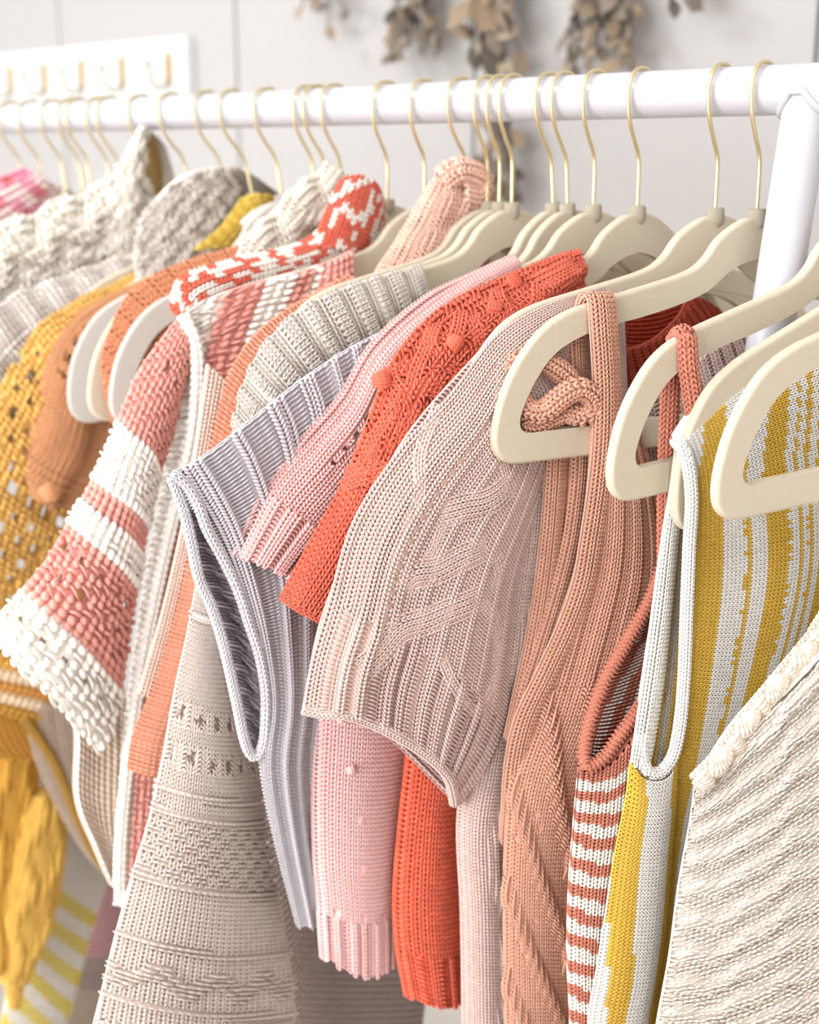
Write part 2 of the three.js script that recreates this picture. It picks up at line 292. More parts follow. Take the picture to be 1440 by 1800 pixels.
// ------------------------------------------------------------------ the rack
{
  const t = thing('clothes_rack', 'white tubular steel clothes rack with a long round top rail', 'clothes rack', V3(0, 0, 0));
  const rail = new THREE.CylinderGeometry(0.014, 0.014, 1.75, 48, 1); rail.rotateZ(Math.PI / 2); rail.translate(-0.55, RAIL_Y, 0); mesh('rail', rail, M.rack, t);
  for (const [x, k] of [[0.008, 0.185], [-1.38, 0.0]]) {
    const L = RAIL_Y * Math.hypot(1, k), g = new THREE.CylinderGeometry(0.0132, 0.0132, L - 0.012, 48, 1); g.translate(0, -L / 2, 0); g.rotateX(-Math.atan(k)); g.translate(x, RAIL_Y, 0); mesh('leg', g, M.rack, t);
    // saddle collar where the leg meets the rail
    const pts = []; for (let a = 0; a <= 48; a++) { const q = 2 * Math.PI * a / 48, lx = 0.0152 * Math.cos(q), lz = 0.0152 * Math.sin(q); pts.push(V3(x + lx, RAIL_Y - Math.sqrt(Math.max(0, 0.0146 ** 2 - Math.min(0.0145, Math.abs(lz)) ** 2)), lz)); }
    mesh('weld_collar', new THREE.TubeGeometry(new THREE.CatmullRomCurve3(pts, true), 96, 0.0022, 8, true), M.rack, t);
    const f = new THREE.CylinderGeometry(0.018, 0.02, 0.02, 24); f.translate(x, 0.011, RAIL_Y * k); mesh('foot', f, M.rack, t);
  }
}
// ------------------------------------------------------------------ hangers
const armPts = [[0.0, -0.0715], [0.011, -0.0722], [0.03, -0.083], [0.038, -0.0925], [0.046, -0.0985], [0.056, -0.1022], [0.094, -0.1103], [0.1326, -0.119], [0.15, -0.1275], [0.163, -0.1405], [0.1742, -0.1584], [0.181, -0.182], [0.1803, -0.1925], [0.1762, -0.1985], [0.1695, -0.2015], [0.15, -0.2022]];
const innerPts = [[0.0, -0.093], [0.0116, -0.0955], [0.024, -0.101], [0.034, -0.1085], [0.045, -0.1135], [0.077, -0.1215], [0.12, -0.1295], [0.143, -0.1395], [0.155, -0.152], [0.1645, -0.1685], [0.1672, -0.178], [0.1655, -0.184], [0.161, -0.1868], [0.15, -0.187]];
function smooth2(pts, n) { const c = new THREE.CatmullRomCurve3(pts.map((p) => V3(p[0], p[1], 0)), false, 'centripetal'); return c.getPoints(n).map((p) => new THREE.Vector2(p.x, p.y)); }
const hangerBody = (() => {
  const half = smooth2(armPts, 46), inn = smooth2(innerPts, 40), e = 0.0022;
  const sh = new THREE.Shape([...half, ...half.slice().reverse().filter((p) => p.x > 1e-5).map((p) => new THREE.Vector2(-p.x, p.y))].map((p) => p));
  const hole = new THREE.Path([...inn, ...inn.slice().reverse().filter((p) => p.x > 1e-5).map((p) => new THREE.Vector2(-p.x, p.y))]);
  sh.holes.push(hole);
  const g = new THREE.ExtrudeGeometry(sh, { depth: 0.0022, bevelEnabled: true, bevelThickness: e, bevelSize: e, bevelOffset: -e, bevelSegments: 4, curveSegments: 4 });
  g.translate(0, 0, -0.0011); return g;
})();
const hookGeo = (d = 0) => new THREE.TubeGeometry(new THREE.CatmullRomCurve3([[0, -0.07 - d], [0, -0.055 - d * 0.6], [0.0002, -0.042], [0.002, -0.035], [0.009, -0.025], [0.0158, -0.013], [0.0178, 0.0], [0.0155, 0.0085], [0.009, 0.0142], [0, 0.0158], [-0.009, 0.0143], [-0.0155, 0.008], [-0.0182, -0.001]].map((p) => V3(p[0], p[1], 0))), 70, 0.00132, 10);
const hangerHook = hookGeo();
const hangerCollar = (() => { const g = new THREE.LatheGeometry([[0.0035, -0.078], [0.0055, -0.075], [0.0055, -0.068], [0.005, -0.0665], [0.0016, -0.0662]].map((p) => new THREE.Vector2(...p)), 20); return g; })();
// plane local axes: +x of the hanger runs to the near end of the arm
function hanger(pl, label, o = {}) {
  const t = thing('clothes_hanger', label, 'hanger', pl.O, o.group); t.rotation.y = -Math.PI / 2 - pl.a; // local +x -> D
  const mat = o.grey ? M.hangerGrey : M.hanger;
  const b = new THREE.Group(); 
  const body = mesh('arm_frame', hangerBody, mat, t), neck = mesh('collar', hangerCollar, mat, t), hook = mesh('hook', o.drop ? hookGeo(o.drop) : hangerHook, M.gold, t);
  hook.rotation.y = pl.a + 0.12;   // the hook has turned in its socket to sit square on the rail
  if (o.tilt) t.rotateZ(-o.tilt * Math.PI / 180);
  if (o.size) t.children.forEach((c) => { if (c !== hook) { c.scale.set(o.size, o.size, 1); c.position.y = -0.068 * (1 - o.size) - (o.drop ?? 0); } });
  return t;
}
const PL = {   // planes of the hangers
  C: Plane(0.112, 20), T: Plane(0.06, 17), B: Plane(0.038, 15), A: Plane(-0.02, 18), H2: Plane(-0.048, 18), H3: Plane(-0.104, 12), H4: Plane(-0.138, 12), H5: Plane(-0.163, 7), H6: Plane(-0.176, 7),
  H7: Plane(-0.206, 10), H8: Plane(-0.217, 10), H9: Plane(-0.228, 10), H10: Plane(-0.252, 10), H11: Plane(-0.287, 15), H12: Plane(-0.324, 8),
};
const GP = {
  T: Plane(0.0645, 17),   // planes of the garments, each just in front of the hanger that carries it
  H2: Plane(-0.043, 18), H3: Plane(-0.099, 12), H4: Plane(-0.132, 12), H6: Plane(-0.168, 7), H8: Plane(-0.198, 10), H10: Plane(-0.242, 12), H11: Plane(-0.283, 15), H12: Plane(-0.319, 8),
};
hanger(PL.C, 'cream flocked hanger crossing the yellow striped top at the right edge', { tilt: 4 });
hanger(PL.T, 'cream flocked hanger inside the shoulder of the yellow striped top', { tilt: 11, drop: 0.011 });
hanger(PL.B, 'cream flocked hanger with a thin rust strap looped over its arm', { tilt: 4 });
hanger(PL.A, 'cream flocked hanger with a wide dusty rose strap over its arm');
hanger(PL.H2, 'cream hanger inside the blush pink cable tee, next behind the rose strap hanger');
hanger(PL.H3, 'cream hanger with its whole arched neck showing above the coral red collar');
hanger(PL.H4, 'rightmost of the three cream hanger necks directly above the coral red shoulder');
hanger(PL.H5, 'middle of the three cream hanger necks directly above the coral red shoulder', { tilt: 4 });
hanger(PL.H6, 'leftmost of the three cream hanger necks directly above the coral red shoulder', { tilt: 5 });
hanger(PL.H7, 'rightmost of the three bunched cream hangers right of the peach jumper');
hanger(PL.H8, 'middle one of the three bunched cream hangers right of the peach jumper');
hanger(PL.H9, 'leftmost of the three bunched cream hangers, directly touching the peach jumper');
hanger(PL.H10, 'cream hanger whose gold hook rises out of the peach jumper collar', { tilt: 6 });
hanger(PL.H11, 'cream hanger with a bare arm between the crochet collar and the peach jumper');
hanger(PL.H12, 'cream hanger holding the red and white flecked jumper, behind the bare arm');
// ------------------------------------------------------------------ stitch patterns
const rib = (k, p, z = 0.0012) => (i) => (i % (k + p)) < k ? { t: 0, z } : { t: 1, z: 0 };
const stripes = (bands) => (x) => { let c = bands[0][1]; for (const [a, q] of bands) if (x >= a) c = q; return c; };
const bump1 = (x, w) => { const q = Math.abs(x) / w; return q >= 1 ? 0 : (1 - q * q) ** 2; };

// ================================================================== garments, nearest first
{ // white chunky knit at the lower right, on the nearest hanger
  const hex = 0xefe3d4, t = garment('knitted_top', 'chunky off-white top with slanting ridges and a bobbled neck edge, at the lower right', 'top', PL.C.at(0, -0.2));
  const sy = (u, v) => (v * 15.5 + u * 0.25 + 0.12 * Math.sin(u * 23 + 5 * v) + 0.08 * Math.sin(u * 51)) % 1;
  const relief = (u, v) => 0.0032 * bump1(sy(u, v) - 0.5, 0.36) + 0.0006 * Math.sin(u * 140) * Math.sin(v * 200);
  const g = fabric(t, 'body', PL.C, [
    [[1225, 1385, 0], [1300, 1280, 4], [1380, 1195, 8], [1440, 1130, 10], [1560, 1010, 8], [1700, 900, 4]],
    [[1216, 1450], [1310, 1370, 6], [1400, 1300, 8], [1480, 1230, 10], [1600, 1130, 8], [1740, 1020, 4]],
    [[1196, 1560], [1300, 1500, 6], [1400, 1440, 8], [1500, 1370, 10], [1620, 1280, 8], [1760, 1180, 4]],
    [[1180, 1680], [1300, 1630, 6], [1400, 1570, 8], [1500, 1500, 10], [1620, 1430, 8], [1770, 1340, 4]],
    [[1158, 1800], [1280, 1770, 6], [1400, 1710, 8], [1500, 1640, 10], [1620, 1590, 8], [1780, 1500, 4]],
    [[1130, 1960], [1280, 1930, 6], [1400, 1880, 8], [1500, 1830, 10], [1620, 1780, 8], [1790, 1700, 4]],
    [[1110, 2120], [1280, 2090, 6], [1400, 2050, 8], [1500, 2000, 10], [1620, 1950, 8], [1800, 1880, 4]],
  ], { hex, bulge: 8, full: true, relief, cell: 0.0028, knit: { w: 0.0034, h: 0.0031, jit: 0.1, pat: (i, j, u, v) => { const s = sy(u, v), h = hash(i, j, 3); return s > 0.3 && s < 0.72 ? { t: 3, rot: (h - 0.5) * 0.6 } : { t: 1, rot: (h - 0.5) * 0.9, z: 0.0004 * h }; } } });
  // bobbled neck edge and the band beneath it
  const e = [[1222, 1372], [1262, 1330], [1310, 1262], [1352, 1212], [1395, 1160], [1440, 1106], [1490, 1050], [1560, 985]].map(([x, y]) => PL.C.pt(x, y, 6)), ec = new THREE.CatmullRomCurve3(e);
  cord(t, 'neckband', e, 0.0034, 0xe4d4c2, { t: 0, cols: 7, h: 0.003 });
  for (let k = 0; k < 20; k++) { const p = ec.getPointAt((k + 0.5) / 20); bobble(t, p.addScaledVector(PL.C.N, 0.003 + 0.0012 * (k % 2)), PL.C.N, 0.0064 + 0.0007 * Math.sin(k * 3.3), 0xe4d4c2, 0.7 + 1.1 * Math.sin(k * 2.1)); }
  const st = [[1440, 1120], [1520, 990], [1590, 840], [1640, 740], [1672, 640], [1684, 560]].map(([x, y], k) => PL.C.pt(x, y, 5 - k));
  cord(t, 'strap', st, 0.006, hex, { cols: 7 });
}
{ // yellow and white striped tank top
  const Y = C(0xe5bb4b), W = C(0xf4efe6), hexW = 0xf4efe6, t = garment('tank_top', 'yellow and white striped sleeveless top with white rolled armhole edges', 'top', PL.T.at(0.1, -0.2));
  const bands = [[0, 1], [0.11, 0], [0.205, 1], [0.228, 0], [0.3, 1], [0.385, 0], [0.425, 1], [0.438, 0], [0.468, 1], [0.492, 0], [0.53, 1], [0.58, 0], [0.715, 1], [0.755, 0], [0.8, 1], [0.815, 0], [0.86, 1], [0.91, 0], [0.93, 1], [1.0, 0]];
  const st = stripes(bands);
  const p = GP.T;
  const tank = (u, v) => { const q = u - 0.12 * (1 - sstep(0, 0.14, v)); return q < 0 ? W : st(q) ? Y : W; };
  fabric(t, 'front', p, [
    [[1186, 768, -16], [1218, 722, -14], [1280, 668, -12], [1350, 628, -12], [1432, 594, -12], [1540, 560, -12]],
    [[1196, 790, -2], [1240, 745, -2], [1300, 705, 0], [1366, 672, 0], [1450, 640, 0], [1560, 600, -2]],
    [[1214, 860, 5], [1262, 835, 7], [1325, 812, 8], [1395, 792, 8], [1475, 770, 6], [1580, 740, 2]],
    [[1210, 1000, 6], [1266, 1000, 8], [1340, 990, 10], [1408, 980, 10], [1480, 960, 8], [1580, 930, 2]],
    [[1203, 1150, 6], [1250, 1155, 8], [1315, 1155, 8], [1378, 1140, 8], [1450, 1120, 4], [1560, 1080, 0]],
    [[1185, 1330, 4], [1222, 1335, 6], [1270, 1335, 6], [1320, 1320, 2], [1380, 1310, -4], [1500, 1280, -8]],
    [[1166, 1480, 0], [1192, 1490, 2], [1228, 1490, 0], [1270, 1480, -8], [1330, 1470, -14], [1450, 1440, -16]],
    [[1140, 1800, 0], [1160, 1800, 0], [1190, 1800, -4], [1230, 1800, -12], [1300, 1790, -18], [1420, 1780, -20]],
    [[1125, 1960, 0], [1150, 1960, 0], [1180, 1960, -4], [1220, 1960, -12], [1290, 1950, -18], [1400, 1940, -20]],
  ], { hex: hexW, cell: 0.004, knit: { w: 0.0026, h: 0.0023, jit: 0.1, pat: (i, j, u, v, nc) => ({ turn: 1, c: tank(u + (hash(i, j) - 0.5) * 0.002, v) }) }, base: tank });
  // side panel below the armhole
  const side = (u, v) => u < 0.16 * sstep(0.3, 0.8, v) ? W : u < 0.3 + 0.12 * v || u > 0.8 + 0.06 * v ? Y : W;
  fabric(t, 'side_panel', p, [
    [[1112, 1338, 2], [1124, 1362, 5], [1148, 1368, 7], [1170, 1358, 7], [1186, 1325, 6]],
    [[1103, 1410, 0], [1122, 1414, 5], [1142, 1416, 7], [1164, 1412, 7], [1184, 1402, 4]],
    [[1085, 1500, 0], [1108, 1504, 5], [1130, 1506, 7], [1155, 1504, 7], [1176, 1496, 3]],
    [[1066, 1620, 0], [1094, 1624, 5], [1122, 1626, 7], [1146, 1624, 7], [1166, 1618, 3]],
    [[1050, 1720, 0], [1082, 1722, 5], [1112, 1724, 7], [1134, 1722, 7], [1152, 1716, 2]],
    [[1038, 1790, 0], [1068, 1802, 5], [1098, 1804, 7], [1122, 1800, 7], [1140, 1790, 2]],
    [[1030, 1930, 0], [1064, 1940, 5], [1094, 1942, 7], [1118, 1940, 7], [1136, 1930, 2]],
  ], { hex: hexW, bulge: 3, full: true, knit: { w: 0.0025, h: 0.0023, jit: 0.1, pat: (i, j, u, v) => ({ turn: 1, c: side(u, v) }) }, base: side });
  // inner face of the back seen through the armhole
  const ib = stripes([[0, 0], [0.3, 1], [0.62, 0], [0.68, 1]]);
  fabric(t, 'back', p, [
    [[1186, 780, -13], [1196, 776, -11], [1206, 776, -10], [1216, 780, -7]],
    [[1170, 900, -16], [1186, 900, -13], [1200, 900, -12], [1214, 900, -8]],
    [[1152, 1040, -16], [1172, 1040, -13], [1192, 1040, -12], [1212, 1040, -7]],
    [[1132, 1180, -14], [1156, 1180, -12], [1182, 1180, -10], [1204, 1180, -5]],
    [[1116, 1300, -10], [1140, 1310, -8], [1164, 1310, -7], [1190, 1300, -2]],
    [[1118, 1370, -5], [1135, 1380, -5], [1152, 1380, -4], [1172, 1370, -1]],
  ], { hex: hexW, knit: { w: 0.0027, h: 0.0024, pat: (i, j, u, v) => ({ t: 1, turn: 1, c: ib(u) ? Y : W }) } });
  const out = [[1188, 774, -12], [1206, 800, 2], [1216, 870, 7], [1212, 960, 8], [1207, 1080, 8], [1202, 1200, 8], [1193, 1290, 8], [1180, 1335, 8], [1160, 1358, 8], [1142, 1358, 7], [1130, 1338, 4], [1128, 1290, 0]].map((q) => p.pt(...q));
  cord(t, 'armhole_edging', out, 0.0030, hexW, { cols: 6, h: 0.0022 });
  fabric(t, 'back_edging', p, [
    [[1186, 840, -12], [1192, 840, -11], [1200, 838, -12]],
    [[1170, 930, -9], [1180, 930, -8], [1190, 928, -10]],
    [[1152, 1060, -6], [1166, 1062, -5], [1176, 1062, -9]],
    [[1136, 1180, -4], [1150, 1182, -3], [1163, 1182, -8]],
    [[1120, 1290, 0], [1133, 1294, 1], [1146, 1294, -6]],
    [[1112, 1345, 3], [1122, 1350, 4], [1134, 1348, 0]],
  ], { hex: hexW, bulge: 1, full: true, knit: { w: 0.003, h: 0.0024 } });
}
{ // rust and white striped halter dress
  const R = C(0xcb8069), W = C(0xefe6da), hexR = 0xcb8069, p = PL.B, t = garment('striped_dress', 'rust and white striped halter dress hung by one thin rust strap', 'dress', p.at(0.12, -0.25));
  const yb = (u, v) => ((v * 14.2 + u * (1.1 - 0.9 * v) * -1.0 + 20) % 1);
  const pat = (i, j, u, v) => ({ c: v < 0.03 + 0.0 * u || yb(u, v) < 0.48 ? R : W });
  fabric(t, 'front', p, [
    [[1020, 1352, 0], [1060, 1340, 4], [1098, 1292, 6], [1145, 1220, 4], [1200, 1150, -4]],
    [[1012, 1440, 0], [1050, 1440, 6], [1090, 1420, 8], [1135, 1370, 4], [1190, 1320, -6]],
    [[1003, 1560, 0], [1036, 1566, 6], [1070, 1560, 8], [1110, 1540, 4], [1160, 1510, -6]],
    [[1000, 1680, 0], [1030, 1686, 6], [1060, 1686, 8], [1100, 1680, 4], [1150, 1660, -6]],
    [[1005, 1800, 0], [1030, 1806, 6], [1060, 1806, 8], [1100, 1800, 4], [1150, 1790, -6]],
    [[1005, 1950, 0], [1030, 1956, 6], [1060, 1956, 8], [1100, 1950, 4], [1150, 1940, -6]],
  ], { hex: hexR, bulge: 6, full: true, knit: { w: 0.0036, h: 0.0025, pat }, base: (u, v) => pat(0, 0, u, v).c });
  fabric(t, 'back', p, [
    [[1165, 1000, -9], [1180, 985, -10], [1200, 965, -10], [1220, 950, -8]],
    [[1105, 1120, -14], [1140, 1105, -14], [1170, 1092, -10], [1210, 1076, -8]],
    [[1060, 1210, -12], [1095, 1200, -14], [1136, 1185, -12], [1200, 1166, -10]],
    [[1030, 1300, -6], [1060, 1300, -10], [1110, 1290, -12], [1200, 1270, -12]],
    [[1022, 1370, -5], [1050, 1385, -8], [1095, 1380, -10], [1190, 1360, -12]],
  ], { hex: hexR, knit: { w: 0.0032, h: 0.0024, pat: (i, j, u, v) => ({ t: 1, c: (u * 3.2 + v * 1.5) % 1 < 0.4 || u < 0.1 ? R : W }) } });
  cord(t, 'back_edging', [[1172, 975, -8], [1140, 1060, -6], [1104, 1122, -5], [1062, 1198, -3], [1036, 1270, 0], [1026, 1330, 3], [1032, 1352, 6]].map((q) => p.pt(...q)), 0.0034, hexR, { t: 1, cols: 7 });
  cord(t, 'front_edging', [[1032, 1352, 6], [1058, 1335, 8], [1090, 1292, 9], [1122, 1250, 8], [1160, 1190, 4], [1200, 1130, 0]].map((q) => p.pt(...q)), 0.0034, hexR, { t: 1, cols: 7 });
  cord(t, 'strap', [[1172, 1000, -9], [1172, 900, -9], [1174, 800, -9], [1178, 700, -8], [1182, 640, -8], [1188, 600, -7], [1198, 588, -2], [1206, 592, 4], [1210, 640, 7], [1218, 700, 7], [1228, 760, 6], [1236, 830, 2], [1240, 920, -2]].map((q) => p.pt(...q)), 0.0046, hexR, { cols: 7, h: 0.003, t: 0 });
}
{ // dusty rose cable dress on wide straps
  const hex = 0xdfa98f, p = PL.A, t = garment('cable_dress', 'dusty rose cable-knit dress with wide knitted straps over a hanger arm', 'dress', p.at(0.1, -0.3));
  const cw = (u, v) => { const a = 3.2 * u - 7 * v; return ((a % 1) + 1) % 1; }, cw2 = (u, v) => { const a = 3.2 * (1 - u) - 7 * v; return ((a % 1) + 1) % 1; };
  const lo = (v) => sstep(0.28, 0.42, v);
  const relief = (u, v) => 0.0032 * Math.max(bump1(cw(u, v) - 0.5, 0.2) * (u < 0.55 ? 1 : 0), bump1(cw2(u, v) - 0.5, 0.2) * (u >= 0.45 ? 1 : 0)) * lo(v) + 0.0018 * (bump1((u * 6) % 1 - 0.5, 0.35)) * (1 - lo(v));
  const rows = [
    [[1040, 740, 2], [1058, 742, 5], [1075, 744, 6], [1095, 750, 2], [1120, 770, -8]],
    [[1036, 850, 2], [1060, 850, 6], [1090, 852, 8], [1118, 856, 6], [1142, 870, -8]],
    [[1016, 990, 2], [1050, 985, 6], [1090, 980, 9], [1130, 978, 8], [1166, 985, -8]],
    [[982, 1098, 2], [1024, 1092, 6], [1070, 1085, 10], [1115, 1080, 8], [1165, 1075, -8]],
    [[934, 1255, 2], [975, 1260, 6], [1020, 1258, 9], [1060, 1250, 6], [1110, 1240, -8]],
    [[900, 1370, 0], [935, 1380, 6], [975, 1380, 9], [1015, 1376, 6], [1060, 1370, -8]],
    [[889, 1500, 0], [920, 1508, 6], [955, 1508, 9], [995, 1505, 6], [1040, 1500, -8]],
    [[888, 1650, 0], [918, 1655, 6], [952, 1655, 9], [990, 1655, 6], [1030, 1650, -8]],
    [[890, 1800, 0], [920, 1805, 6], [955, 1805, 9], [992, 1805, 6], [1030, 1800, -8]],
    [[892, 1950, 0], [922, 1955, 6], [955, 1955, 9], [992, 1955, 6], [1030, 1950, -8]],
  ];
  fabric(t, 'body', p, rows, { hex, bulge: 7, full: true, relief, cell: 0.003, knit: { w: 0.0036, h: 0.0027, pat: (i, j, u, v) => { const on = bump1(cw(u, v) - 0.5, 0.22) > 0.1 && u < 0.55, on2 = bump1(cw2(u, v) - 0.5, 0.22) > 0.1 && u >= 0.45; return lo(v) < 0.5 ? {} : on ? { rot: -0.5 } : on2 ? { rot: 0.5 } : (hash(i, j, 9) > 0.985 ? { t: -1 } : { z: -0.0006 }); } } });
  const W = (name, pts, w, o = {}) => fabric(t, name, p, pts.map(([x, y, z, f = 1]) => [[x - w * f, y, z], [x, y, z + 2.4], [x + w * f, y, z]]), { hex, bulge: 1.6, full: true, knit: { w: 0.0034, h: 0.0026, ...o } });
  W('strap', [[1030, 580, -9], [1034, 540, -8], [1040, 520, -4], [1048, 514, 0], [1056, 530, 5], [1060, 580, 7], [1064, 640, 7], [1066, 700, 7], [1064, 780, 7], [1056, 860, 8], [1044, 940, 8], [1030, 1020, 8], [1004, 1096, 7], [966, 1180, 6], [928, 1262, 3], [910, 1340, -1], [904, 1420, -6], [900, 1480, -12]], 20);
  W('back_strap', [[1010, 560, -10], [1012, 640, -10], [1016, 720, -10], [1018, 800, -10], [1012, 880, -10], [1000, 960, -10], [980, 1040, -9], [950, 1140, -8], [922, 1230, -6], [905, 1300, -3]], 13);
  W('back_strap', [[978, 700, -13], [978, 780, -13], [974, 860, -13], [968, 940, -13], [956, 1040, -12], [938, 1140, -11], [918, 1230, -9], [903, 1300, -6]], 15);
  W('back_strap', [[1002, 700, -15], [1000, 800, -15], [994, 900, -15], [984, 980, -15], [962, 1070, -14], [936, 1170, -12], [914, 1250, -10]], 10);
  cord(t, 'strap_tie', [[905, 690, -6], [928, 722, -3], [956, 722, 0], [984, 700, 3], [1014, 684, 5], [1036, 694, 5], [1042, 716, 4], [1024, 730, 2], [996, 724, -2], [968, 734, -5], [936, 752, -6], [912, 748, -7]].map((q) => p.pt(...q)), 0.0058, hex, { cols: 7, h: 0.0028 });
  cord(t, 'strap_tie', [[884, 650, -12], [912, 632, -8], [942, 630, -6], [968, 642, -5], [992, 660, -5], [1006, 680, -6]].map((q) => p.pt(...q)), 0.0058, hex, { cols: 7, h: 0.0028 });
}
{ // blush pink cable tee
  const hex = 0xe9ccc0, p = GP.H2, t = garment('cable_tee', 'blush pink short-sleeved cable tee, its sleeve hanging forward at the centre', 'top', p.at(0.1, -0.3));
  // body falling behind the sleeve
  const bw = (v) => (v * 9) % 1;
  const brelief = (u, v) => { const a = Math.sin(2 * Math.PI * v * 4.2), c = 0.34 + 0.1 * a; return 0.0026 * bump1(u - c, 0.08) + 0.0026 * bump1(u - (0.42 - 0.1 * a), 0.07) * (v > 0.4 ? 1 : 0.4); };
  fabric(t, 'body', p, [
    [[1062, 512, -14], [1066, 512, -6], [1074, 516, -2], [1082, 524, -6], [1090, 540, -12]],
    [[960, 560, -14], [990, 580, -5], [1030, 600, -2], [1070, 620, -5], [1095, 640, -12]],
    [[880, 640, -14], [925, 670, -5], [980, 690, -2], [1040, 710, -5], [1100, 730, -12]],
    [[862, 800, -14], [912, 810, -5], [970, 820, -2], [1030, 820, -5], [1110, 820, -12]],
    [[868, 960, -14], [908, 970, -4], [950, 970, -4], [1000, 970, -7], [1080, 970, -12]],
    [[850, 1150, -14], [882, 1160, -2], [915, 1160, -5], [960, 1160, -9], [1030, 1150, -12]],
    [[828, 1320, -12], [860, 1330, -1], [893, 1330, -5], [940, 1330, -10], [990, 1320, -12]],
    [[806, 1440, -10], [840, 1450, 0], [878, 1450, -3], [920, 1450, -8], [960, 1440, -12]],
    [[812, 1600, -10], [845, 1610, 0], [882, 1610, -2], [915, 1610, -8], [950, 1600, -12]],
    [[815, 1800, -10], [848, 1805, 0], [885, 1805, -2], [915, 1800, -8], [950, 1800, -12]],
    [[815, 1960, -10], [848, 1965, 0], [885, 1965, -2], [915, 1960, -8], [950, 1960, -12]],
  ], { hex, bulge: 4, full: true, relief: brelief, cell: 0.0032, knit: { w: 0.0033, h: 0.0024 } });
  // sleeve: leaf-shaped travelling ridges over ribs
  const hemRib = (v) => sstep(0.80, 0.84, v);
  const relief = (u, v) => 0.0016 * bump1(u - 0.2, 0.05) * sstep(0.25, 0.4, v) + hemRib(v) * 0.0012 * Math.cos(u * 2 * Math.PI * 15) + 0.0008 * Math.cos(u * 2 * Math.PI * 8) * sstep(0.3, 0.5, v) * (1 - hemRib(v));
  const sleeve = [
    [[1062, 506, 6], [1064, 516, 8], [1070, 530, 8], [1078, 548, 6], [1086, 572, 0]],
    [[960, 536, 8], [982, 570, 12], [1006, 620, 12], [1030, 668, 8], [1046, 720, -4]],
    [[872, 588, 8], [900, 636, 14], [930, 696, 14], [958, 760, 10], [976, 830, -4]],
    [[792, 690, 8], [828, 742, 16], [868, 808, 18], [906, 880, 12], [930, 950, -2]],
    [[704, 786, 8], [752, 838, 18], [806, 902, 19], [862, 976, 16], [904, 1050, 0]],
    [[622, 912, 8], [684, 958, 20], [752, 1016, 20], [830, 1086, 18], [896, 1160, 2]],
    [[578, 1056, 8], [646, 1090, 20], [722, 1134, 20], [806, 1194, 20], [882, 1270, 4]],
    [[548, 1160, 8], [618, 1178, 20], [700, 1212, 20], [784, 1268, 20], [852, 1346, 4]],
    [[532, 1248, 8], [606, 1254, 20], [690, 1288, 20], [766, 1342, 19], [802, 1416, 4]],
  ];
  fabric(t, 'sleeve', p, sleeve, { hex, relief, cell: 0.003, cables: [
    { px: [[636, 1180], [664, 1142], [700, 1112], [748, 1088], [800, 1064], [846, 1050]], n: 5, w: 0.0034 },
    { px: [[700, 1034], [724, 1016], [765, 1000], [812, 980], [856, 962]], n: 5, w: 0.0034 },
    { px: [[770, 904], [806, 894], [852, 882], [894, 846]], n: 5, w: 0.0034 },
    { px: [[752, 700], [742, 790], [728, 880], [700, 960], [672, 1060], [650, 1150]], n: 2, z: 0.0016, w: 0.0036 },
    { px: [[846, 1052], [868, 1120], [862, 1200], [836, 1250]], n: 3, z: 0.002, w: 0.0034 },
    { px: [[770, 1130], [790, 1190], [820, 1240], [846, 1260]], n: 2, z: 0.0018, w: 0.0034 },
    { px: [[860, 965], [872, 1010], [862, 1050]], n: 3, z: 0.002, w: 0.0034 },
    { px: [[782, 910], [760, 960], [740, 1000]], n: 2, z: 0.0016, w: 0.0034 },
    { px: [[880, 650], [872, 740], [880, 820], [900, 870]], n: 2, z: 0.0014, w: 0.0034 },
  ], knit: { w: 0.0037, h: 0.00235, jit: 0.09, pat: (i, j, u, v) => { if (v > 0.82 && i % 3 === 2) return { t: 1, z: -0.0008 }; if (u < 0.34 && v > 0.2 && v < 0.8 && (i % 9 === 7) && j % 3 === 0) return { t: -1 }; return i % 4 === 3 && v > 0.3 ? { z: -0.0009 } : {}; } } });
  fabric(t, 'sleeve_lining', p, [
    [[872, 588, -10], [930, 696, -14], [976, 830, -8]],
    [[704, 786, -12], [806, 902, -18], [904, 1050, -8]],
    [[578, 1056, -10], [722, 1134, -20], [882, 1270, -8]],
    [[536, 1240, 0], [612, 1256, -8], [660, 1280, -14], [718, 1325, -16], [762, 1372, -14], [806, 1418, -2]].filter((_, k) => k % 1 === 0 && k !== 1 && k !== 3 && k !== 4),
  ], { hex: 0xd8b8ae, knit: { w: 0.0036, h: 0.0026, pat: () => ({ t: 1 }) } });  // mauver than the sleeve: shade of its inside put into the colour
  cord(t, 'sleeve_edging', [[532, 1246, 9], [570, 1254, 14], [608, 1256, 19], [650, 1270, 20], [692, 1290, 21], [735, 1316, 20], [768, 1342, 19], [788, 1366, 16], [796, 1392, 10], [799, 1412, 4]].map((q) => p.pt(...q)), 0.0028, hex, { cols: 6, h: 0.0026 });
  // far half of the neckline
  fabric(t, 'neckband', p, [
    [[1082, 735, -4], [1126, 682, 4], [1190, 652, 8], [1250, 612, 8], [1310, 566, 4]],
    [[1086, 790, -4], [1136, 745, 4], [1204, 712, 8], [1266, 668, 8], [1330, 620, 4]],
    [[1092, 868, -4], [1150, 850, 4], [1216, 800, 8], [1282, 742, 8], [1350, 690, 4]],
  ], { hex: 0xe2c6be, knit: { w: 0.0036, h: 0.0026, pat: rib(2, 1) } });
}
